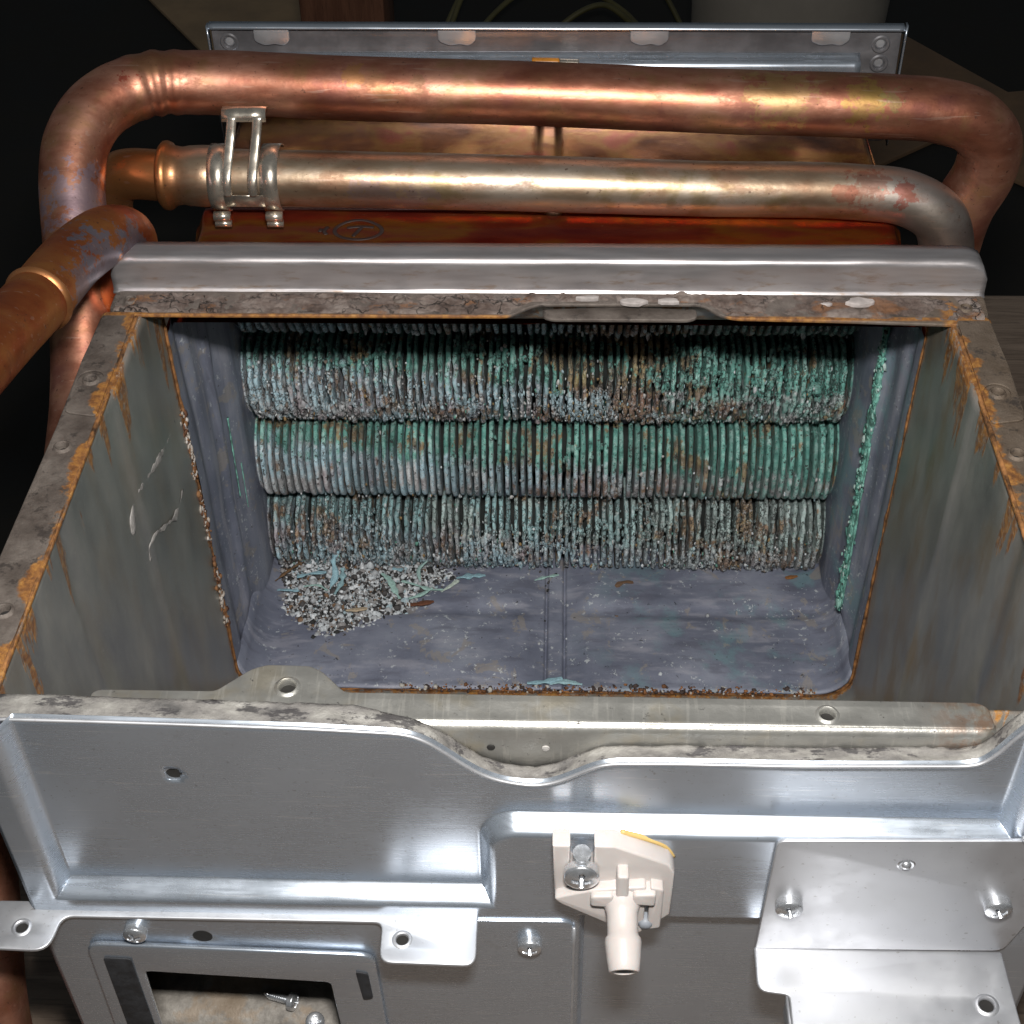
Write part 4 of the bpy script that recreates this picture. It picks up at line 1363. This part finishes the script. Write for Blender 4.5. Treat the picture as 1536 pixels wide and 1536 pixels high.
# ---- cream plastic drain fitting
nz = bpy.data.objects.new('drain_fitting', None)
COL.objects.link(nz)
child(nz)
nz.location = (0, 0, 0.68 * S)
nz['label'] = 'cream plastic drain spout screwed to the front panel'
fo = [(0.55, 18.95), (1.0, 18.95), (1.0, 18.1)] + [(1.31 - 0.31 * math.cos(a), 18.1 - 0.31 * math.sin(a)) for a in np.linspace(0.3, math.pi - 0.3, 6)] + [(1.62, 18.1), (1.62, 18.95), (2.15, 18.95), (3.55, 18.2), (3.72, 17.85), (3.72, 15.9), (3.45, 15.55), (3.15, 15.5), (3.1, 15.25), (2.75, 15.3), (0.6, 16.75)]
o = plate('mounting_plate', fo, [], -21.75, -21.17, PLASTIC, None, 'xz', 0.06)
o.parent = nz
o = plate('rib_plate', rounded([(0.58, 17.0), (0.75, 16.75), (2.75, 15.3), (3.0, 15.45), (3.0, 17.6), (1.6, 17.4)], 0.12, 4), [], -21.78 - 0.25, -21.7, PLASTIC, None, 'xz', 0.06)
o.parent = nz
o = plate('side_web', rounded([(3.1, 17.6), (3.45, 17.5), (3.45, 15.7), (3.1, 15.6)], 0.08, 4), [], -22.05, -21.7, PLASTIC, None, 'xz', 0.05)
o.parent = nz
nd = Vector((0.02, -0.95, -0.31)).normalized()
nb = Vector((2.38, -21.75, 16.9))
add('spout', lathe_mesh('spout', [(0.62, -0.2), (0.60, 0.15), (0.46, 0.4), (0.41, 0.55), (0.40, 0.98), (0.41, 1.12), (0.47, 1.20), (0.48, 1.32), (0.44, 1.75), (0.40, 2.02), (0.37, 2.06), (0.27, 2.06), (0.24, 2.0), (0.23, 1.4), (0.01, 1.3)], nb, nd, 36), PLASTIC, nz)
o = plate('gusset', rounded([(2.22, 18.2), (2.52, 18.2), (2.55, 17.0), (2.2, 17.0)], 0.08, 4), [], -22.15, -21.7, PLASTIC, None, 'xz', 0.06)
o.parent = nz
for a, b in ((1.85, 17.0), (2.95, 17.1)):
    o = plate('gusset', rounded([(a - 0.3, b + 0.35), (a + 0.3, b + 0.4), (a + 0.3, b - 0.15), (a - 0.3, b - 0.1)], 0.1, 4), [], -22.2, -21.7, PLASTIC, None, 'xz', 0.07)
    o.parent = nz
add('sealant', tube_mesh('sealant', spline([(2.3, -21.2, 18.86), (2.9, -21.2, 18.60), (3.45, -21.2, 18.28), (3.72, -21.2, 17.8)], 6), 0.075, 10), YELLOW, nz)
screw(nz, (1.31, -21.8, 17.95), (0, -1, 0.05), r=0.46, hgt=0.38, spin=0.0)
add('screw_shank', lathe_mesh('screw_shank', [(0.22, -0.4), (0.24, 0.0), (0.22, 0.1), (0.24, 0.2), (0.1, 0.2)], (1.31, -21.62, 18.35), (0, -0.2, 1), 16), ZINC, nz)
add('plug', lathe_mesh('plug', [(0.2, 0), (0.2, 0.25), (0.12, 0.34), (0.01, 0.35)], (3.05, -21.78, 15.85), (0, -1, 0), 18), mat_plain('grey_rubber', (0.22, 0.24, 0.27), 0, 0.5), nz)

# ================================================================== loose things lying in and on the body
# granules heaped in the corner below the fins
poly = [(-13.0, 6.9), (-12.7, 5.2), (-12.0, 3.6), (-11.2, 2.75), (-9.6, 2.7), (-8.0, 3.5), (-6.2, 5.0), (-4.6, 6.2), (-3.4, 7.3), (-5.0, 8.0), (-13.0, 8.0)]


def inside(px, py):
    c = np.zeros(len(px), bool)
    n = len(poly)
    for i in range(n):
        x1, y1 = poly[i]
        x2, y2 = poly[(i + 1) % n]
        t = ((y1 > py) != (y2 > py)) & (px < (x2 - x1) * (py - y1) / (y2 - y1 + 1e-9) + x1)
        c ^= t
    return c


def edge_d(px, py):
    d = np.full(len(px), 9.0)
    for i in range(len(poly) - 2):
        a, b = np.array(poly[i]), np.array(poly[i + 1])
        ab = b - a
        t = np.clip(((px - a[0]) * ab[0] + (py - a[1]) * ab[1]) / (ab @ ab), 0, 1)
        d = np.minimum(d, np.hypot(px - a[0] - t * ab[0], py - a[1] - t * ab[1]))
    return d


n = 15000
px, py = rng.uniform(-13.3, -3.2, n), rng.uniform(2.4, 8, n)
py = py + 0.25 * np.sin(px * 3.1) + 0.15 * np.sin(px * 7.7)
ok = inside(px, py)
px, py = px[ok], py[ok]
ed = edge_d(px, py)
keep = rng.random(len(px)) < np.clip(ed * 2.2, 0.25, 1)
px, py, ed = px[keep], py[keep], ed[keep]
pz = 0.20 + np.minimum(ed, 1.6) * 0.42 * rng.random(len(px)) ** 0.5
P = np.stack([px, py, pz], 1)
pal = np.array([(0.55, 0.59, 0.62), (0.40, 0.42, 0.44), (0.70, 0.73, 0.76), (0.30, 0.29, 0.29), (0.07, 0.065, 0.065), (0.025, 0.025, 0.025), (0.20, 0.12, 0.07), (0.36, 0.47, 0.52)])
pw = np.array([0.20, 0.16, 0.11, 0.13, 0.15, 0.16, 0.05, 0.04])
ci = rng.choice(len(pal), len(px), p=pw / pw.sum())
o = lumps('granule_heap', P, np.exp(rng.normal(-2.75, 0.45, len(px))).clip(0.025, 0.2), pal[ci], GRAN, None, None, 0.25)
o['label'] = 'heap of black and white mineral granules in the left corner of the copper floor'
o['category'] = 'debris'
# thinly scattered specks over the copper floor and along the foot of the fins
n = 520
px = np.concatenate([rng.uniform(-13, 13, 160), rng.normal(5.8, 0.9, 90), rng.uniform(-12, 12, 220), rng.normal(5.5, 1.0, 50)])
py = np.concatenate([rng.uniform(0.3, 6.5, 160), rng.normal(2.3, 0.9, 90), rng.uniform(6.6, 7.7, 220), rng.normal(6.3, 0.3, 50)])
py = np.clip(py, 0.25, 7.8)
ci = rng.choice(len(pal), n, p=pw / pw.sum())
pz = 0.10 + 0.16 * rng.random(n)
o = lumps('floor_specks', np.stack([px, py, pz], 1), np.exp(rng.normal(-2.9, 0.4, n)).clip(0.025, 0.14), pal[ci], GRAN, None, None, 0.25)
o['label'] = 'white and dark specks scattered over the purple copper floor'
o['category'] = 'debris'
# rusty grit along the near seam
n = 500
px = rng.uniform(-6.5, 12.3, n)
P = np.stack([px, rng.normal(0.12, 0.12, n), 0.12 + 0.12 * rng.random(n)], 1)
pal2 = np.array([(0.16, 0.07, 0.03), (0.06, 0.04, 0.035), (0.5, 0.48, 0.44), (0.30, 0.13, 0.05)])
o = lumps('seam_grit', P, np.exp(rng.normal(-2.8, 0.35, n)).clip(0.03, 0.13), pal2[rng.choice(4, n, p=[.35, .3, .15, .2])], GRAN, None, None, 0.25)
o['label'] = 'rusty brown grit along the near edge of the copper floor'
o['category'] = 'debris'

# individual flakes of blue salt
def flake(pts, wd, col, label, group, th=0.05, name='salt_flake'):
    pp = spline(pts, 7)
    n_ = len(pp) - 1
    me = tube_mesh(name, pp, lambda i, p: wd * (0.55 + 0.45 * math.sin(math.pi * (0.05 + 0.9 * i / n_))) * max(0.3, 0.85 + 0.9 * mnoise.noise(p * 3.3)), 6, ((0, 0.3, 1), th / wd if wd > th else 1))
    ca = me.color_attributes.new('Col', 'FLOAT_COLOR', 'POINT')
    ca.data.foreach_set('color', list(tuple(col) + (1.0,)) * len(me.vertices))
    o = add(name, me, FLAKE, None, False)
    return tag(o, label, 'flake', group)


BL, TL, BR = (0.32, 0.52, 0.60), (0.34, 0.52, 0.48), (0.15, 0.085, 0.04)
G1 = 'salt flakes on the granule heap'
flake([(-12.0, 6.35, .95), (-11.3, 6.5, 1.05), (-10.6, 6.6, 1.05)], 0.24, BL, 'broad pale blue flake at the far left end of the granule heap', G1)
flake([(-10.3, 5.5, 1.0), (-10.1, 6.3, 1.2), (-10.25, 7.0, 1.5), (-9.9, 7.4, 2.0)], 0.16, BL, 'tall curved blue flake leaning on the lowest fins at the left', G1)
flake([(-10.05, 5.2, .95), (-9.75, 6.0, 1.1), (-9.8, 6.7, 1.25)], 0.17, (0.26, 0.42, 0.46), 'dark blue curled flake beside the tall one on the granules', G1)
flake([(-12.9, 5.9, .5), (-12.4, 5.6, .8), (-11.8, 5.4, .95)], 0.15, BL, 'small blue flake at the outer left edge of the heap', G1)
flake([(-11.6, 5.7, .95), (-10.9, 5.75, 1.0), (-10.4, 5.4, 1.0)], 0.11, TL, 'thin grey green arched flake on the left of the heap', G1)
flake([(-7.9, 6.6, 1.0), (-7.5, 6.2, 1.0), (-7.2, 5.6, .9), (-6.9, 5.1, .8)], 0.19, TL, 'green blue flake lying across the middle of the heap', G1)
flake([(-7.4, 6.9, 1.05), (-6.9, 6.8, 1.05)], 0.26, BL, 'stubby blue lump at the foot of the fins above the heap', G1)
flake([(-6.9, 6.2, .9), (-6.2, 6.0, .85), (-5.5, 5.8, .75), (-4.9, 5.9, .65)], 0.13, TL, 'long thin green flake near the right side of the heap', G1)
flake([(-6.5, 5.2, .7), (-5.9, 5.5, .7), (-5.4, 5.9, .75)], 0.12, TL, 'short green sliver at the lower right of the heap', G1)
flake([(-6.0, 6.2, .85), (-6.1, 6.8, 1.1), (-5.7, 7.1, 1.4)], 0.12, (0.30, 0.44, 0.42), 'upright grey green sliver against the fins near the heap', G1)
flake([(-5.0, 5.9, .5), (-4.6, 6.2, .55), (-4.2, 6.6, .6)], 0.17, (0.50, 0.58, 0.52), 'pale yellowish flake at the right tip of the heap', G1)
flake([(-4.3, 6.75, .6), (-3.6, 6.9, .6), (-2.9, 7.0, .55)], 0.25, BL, 'flat blue flake beyond the right tip of the heap', G1)
flake([(-13.1, 6.3, .7), (-12.5, 6.8, .9), (-12.0, 7.1, 1.1)], 0.12, BR, 'brown twig-like shred at the left of the heap', None, name='brown_shred')
flake([(-6.4, 4.9, .6), (-5.9, 5.0, .6), (-5.3, 5.2, .55)], 0.22, (0.16, 0.06, 0.03), 'dark red brown crumb at the right of the heap', None, name='brown_crumb')
flake([(-9.4, 4.2, .9), (-8.9, 4.25, .9), (-8.4, 4.4, .85)], 0.19, (0.50, 0.40, 0.28), 'tan chip lying on the white granules', None, name='tan_chip')
flake([(-0.5, 7.0, .25), (0.0, 7.15, .3), (0.7, 7.3, .35)], 0.13, TL, 'thin pale green sliver at the foot of the fins by the centre channel', None)
flake([(-0.7, 0.35, .3), (0.1, 0.4, .36), (0.9, 0.6, .4)], 0.20, BL, 'long pale blue flake on the near edge below the centre channel', None)
flake([(0.3, 0.3, .35), (1.0, 0.4, .38), (1.8, 0.3, .32)], 0.18, (0.36, 0.55, 0.60), 'second pale blue flake crossing the one at the near edge', None)
flake([(3.4, 6.6, .35), (3.9, 6.7, .5), (4.3, 6.75, .45)], 0.30, (0.17, 0.10, 0.06), 'brown lump at the foot of the lowest fins right of centre', None, name='brown_crumb')
flake([(5.0, 6.7, .3), (5.5, 6.9, .35)], 0.22, (0.28, 0.20, 0.14), 'small tan crumb right of the brown lump', None, name='tan_chip')
flake([(12.0, 6.5, .3), (12.4, 6.3, .3)], 0.20, (0.72, 0.74, 0.74), 'white chip below the right end of the lowest fins', None, name='white_chip')
flake([(11.7, 7.1, .5), (12.3, 7.2, .55)], 0.22, (0.27, 0.12, 0.04), 'rust coloured crumb at the right end of the lowest fins', None, name='brown_crumb')
flake([(12.9, 8.0, 11.2), (12.95, 7.7, 10.6)], 0.32, (0.28, 0.11, 0.06), 'rust red crumb stuck at the right end of the upper fins', None, name='brown_crumb')

# wire terminal on the rear flange ledge
wt = empty('wire_terminal', (0.2, 18.3, 21.3), 'small wire terminal with an orange sleeve on the rear flange', 'connector')
wi = Matrix.Translation(-wt.location)
for nm, pts, r_, mt in (('sleeve', [(-0.75, 18.2, 21.78), (0.2, 18.2, 21.76), (0.45, 18.2, 21.75)], 0.20, mat_plain('amber_sleeve', (0.55, 0.22, 0.03), 0, 0.3, 0.2)),
                        ('crimp', [(0.45, 18.2, 21.73), (0.95, 18.2, 21.71), (1.35, 18.2, 21.7)], 0.19, TIN)):
    o = add(nm, tube_mesh(nm, spline(pts, 5), r_, 14), mt, wt)
    o.matrix_parent_inverse = wi

# loose screws in the tray
def loose(loc, d, label):
    root = empty('loose_screw', loc, label, 'screw')
    inv = Matrix.Translation(-root.location)
    d = Vector(d).normalized()
    loc = Vector(loc)
    o = add('head', screw_mesh('head', loc, d, 0.30, 0.24, 0.2), ZINC, root)
    o.matrix_parent_inverse = inv
    pr = []
    for i in range(26):
        h = -i * 0.038
        pr.append(((0.145 if i % 2 else 0.105) * (1 if i < 20 else (26 - i) / 6.5), h))
    o = add('thread', lathe_mesh('thread', pr, loc, d, 16), ZINC, root)
    o.matrix_parent_inverse = inv


loose((-7.72, -20.0, 8.42), (0.95, -0.3, 0.1), 'loose zinc screw lying on its side in the tray behind the window')
loose((-6.88, -20.6, 8.25), (0.2, -0.5, 0.85), 'loose screw with its head up at the lower right of the window tray')

# ================================================================== things in the dark background
CARD = mat_plain('brown_cardboard', (0.34, 0.23, 0.13), 0.0, 0.85, 0.15, 0.15, 0.2)
CARD2 = mat_plain('dark_cardboard', (0.20, 0.12, 0.065), 0.0, 0.85, 0.2, 0.15, 0.2)


for pts, mt_, lb in (([(-54.3, 144.4), (-42.4, 125.7), (-37.8, 117.7), (-20.0, 117.8), (-23.0, 156.0), (-60.5, 154.0)], CARD, 'tan cardboard sheet on the dark floor behind the left of the rear flange'),
                     ([(42.4, 135.2), (53.0, 118.0), (55.6, 118.5), (62.0, 114.7), (57.0, 93.9), (50.2, 97.0), (47.3, 100.1), (45.4, 107.5), (42.2, 106.4), (34.7, 100.4), (33.0, 124.9)], CARD2, 'brown cardboard sheet on the dark floor beyond the right end of the copper pipes')):
    o = plate('cardboard_sheet', pts, [], -29.95, -29.4, mt_, None, 'xy', 0.1)
    tag(o, lb, 'cardboard')
POSTM = mat_wood('reddish_post_wood', (0.12, 0.045, 0.022), (0.20, 0.085, 0.045), 'z')
o = plate('wooden_post', rounded([(-26.2, 100), (-17.5, 100), (-17.5, 108.5), (-26.2, 108.5)], 0.4, 3), [], -29.95, 20, POSTM, None, 'xy', 0.2)
tag(o, 'reddish brown wooden post standing behind the rear flange', 'post')
BUCK = mat_plain('grey_white_plastic', (0.30, 0.27, 0.23), 0.0, 0.5, 0.1, 0.1, 0.05)
bk = empty('bucket', (23.8, 103, -29.95), 'dull white plastic bucket behind the right of the rear flange', 'bucket')
inv = Matrix.Translation(-bk.location)
o = add('body', lathe_mesh('body', [(9.0, 0), (9.8, 15), (10.6, 34), (10.9, 34.2), (10.9, 35.2), (10.2, 35.4), (10.1, 34), (8.8, 2), (0.1, 2)], (23.8, 103, -29.95), (0, 0, 1), 48), BUCK, bk)
o.matrix_parent_inverse = inv
o = add('rim', lathe_mesh('rim', [(10.45, 30), (11.0, 30.1), (11.05, 31.0), (10.5, 31.1)], (23.8, 103, -29.95), (0, 0, 1), 48), BUCK, bk)
o.matrix_parent_inverse = inv
CAB = mat_plain('dull_green_cable', (0.10, 0.09, 0.035), 0.0, 0.6, 0.2, 0.3)
cab = [([(-14, 112, -30), (-9, 118, -22), (-2, 124, -19), (8, 128, -24), (15, 126, -33)], 'lowest arching cable of the bundle behind the rear flange'),
       ([(-15, 118, -26), (-9, 124, -17), (0, 131, -15), (10, 133, -20), (17, 131, -30)], 'middle cable of the dim bundle behind the rear flange'),
       ([(-13, 108, -28), (-12, 114, -20), (-7, 124, -14), (3, 134, -13)], 'steepest cable rising at the left of the dim bundle'),
       ([(-4, 112, -26), (0, 114, -20), (5, 116, -18), (9, 117, -21)], 'short curl of cable in the middle of the dim bundle')]
for pts, lb in cab:
    o = add('cable', tube_mesh('cable', spline(pts, 10), 0.32, 10), CAB, None)
    tag(o, lb, 'cable', 'cables in the dark behind the flange')
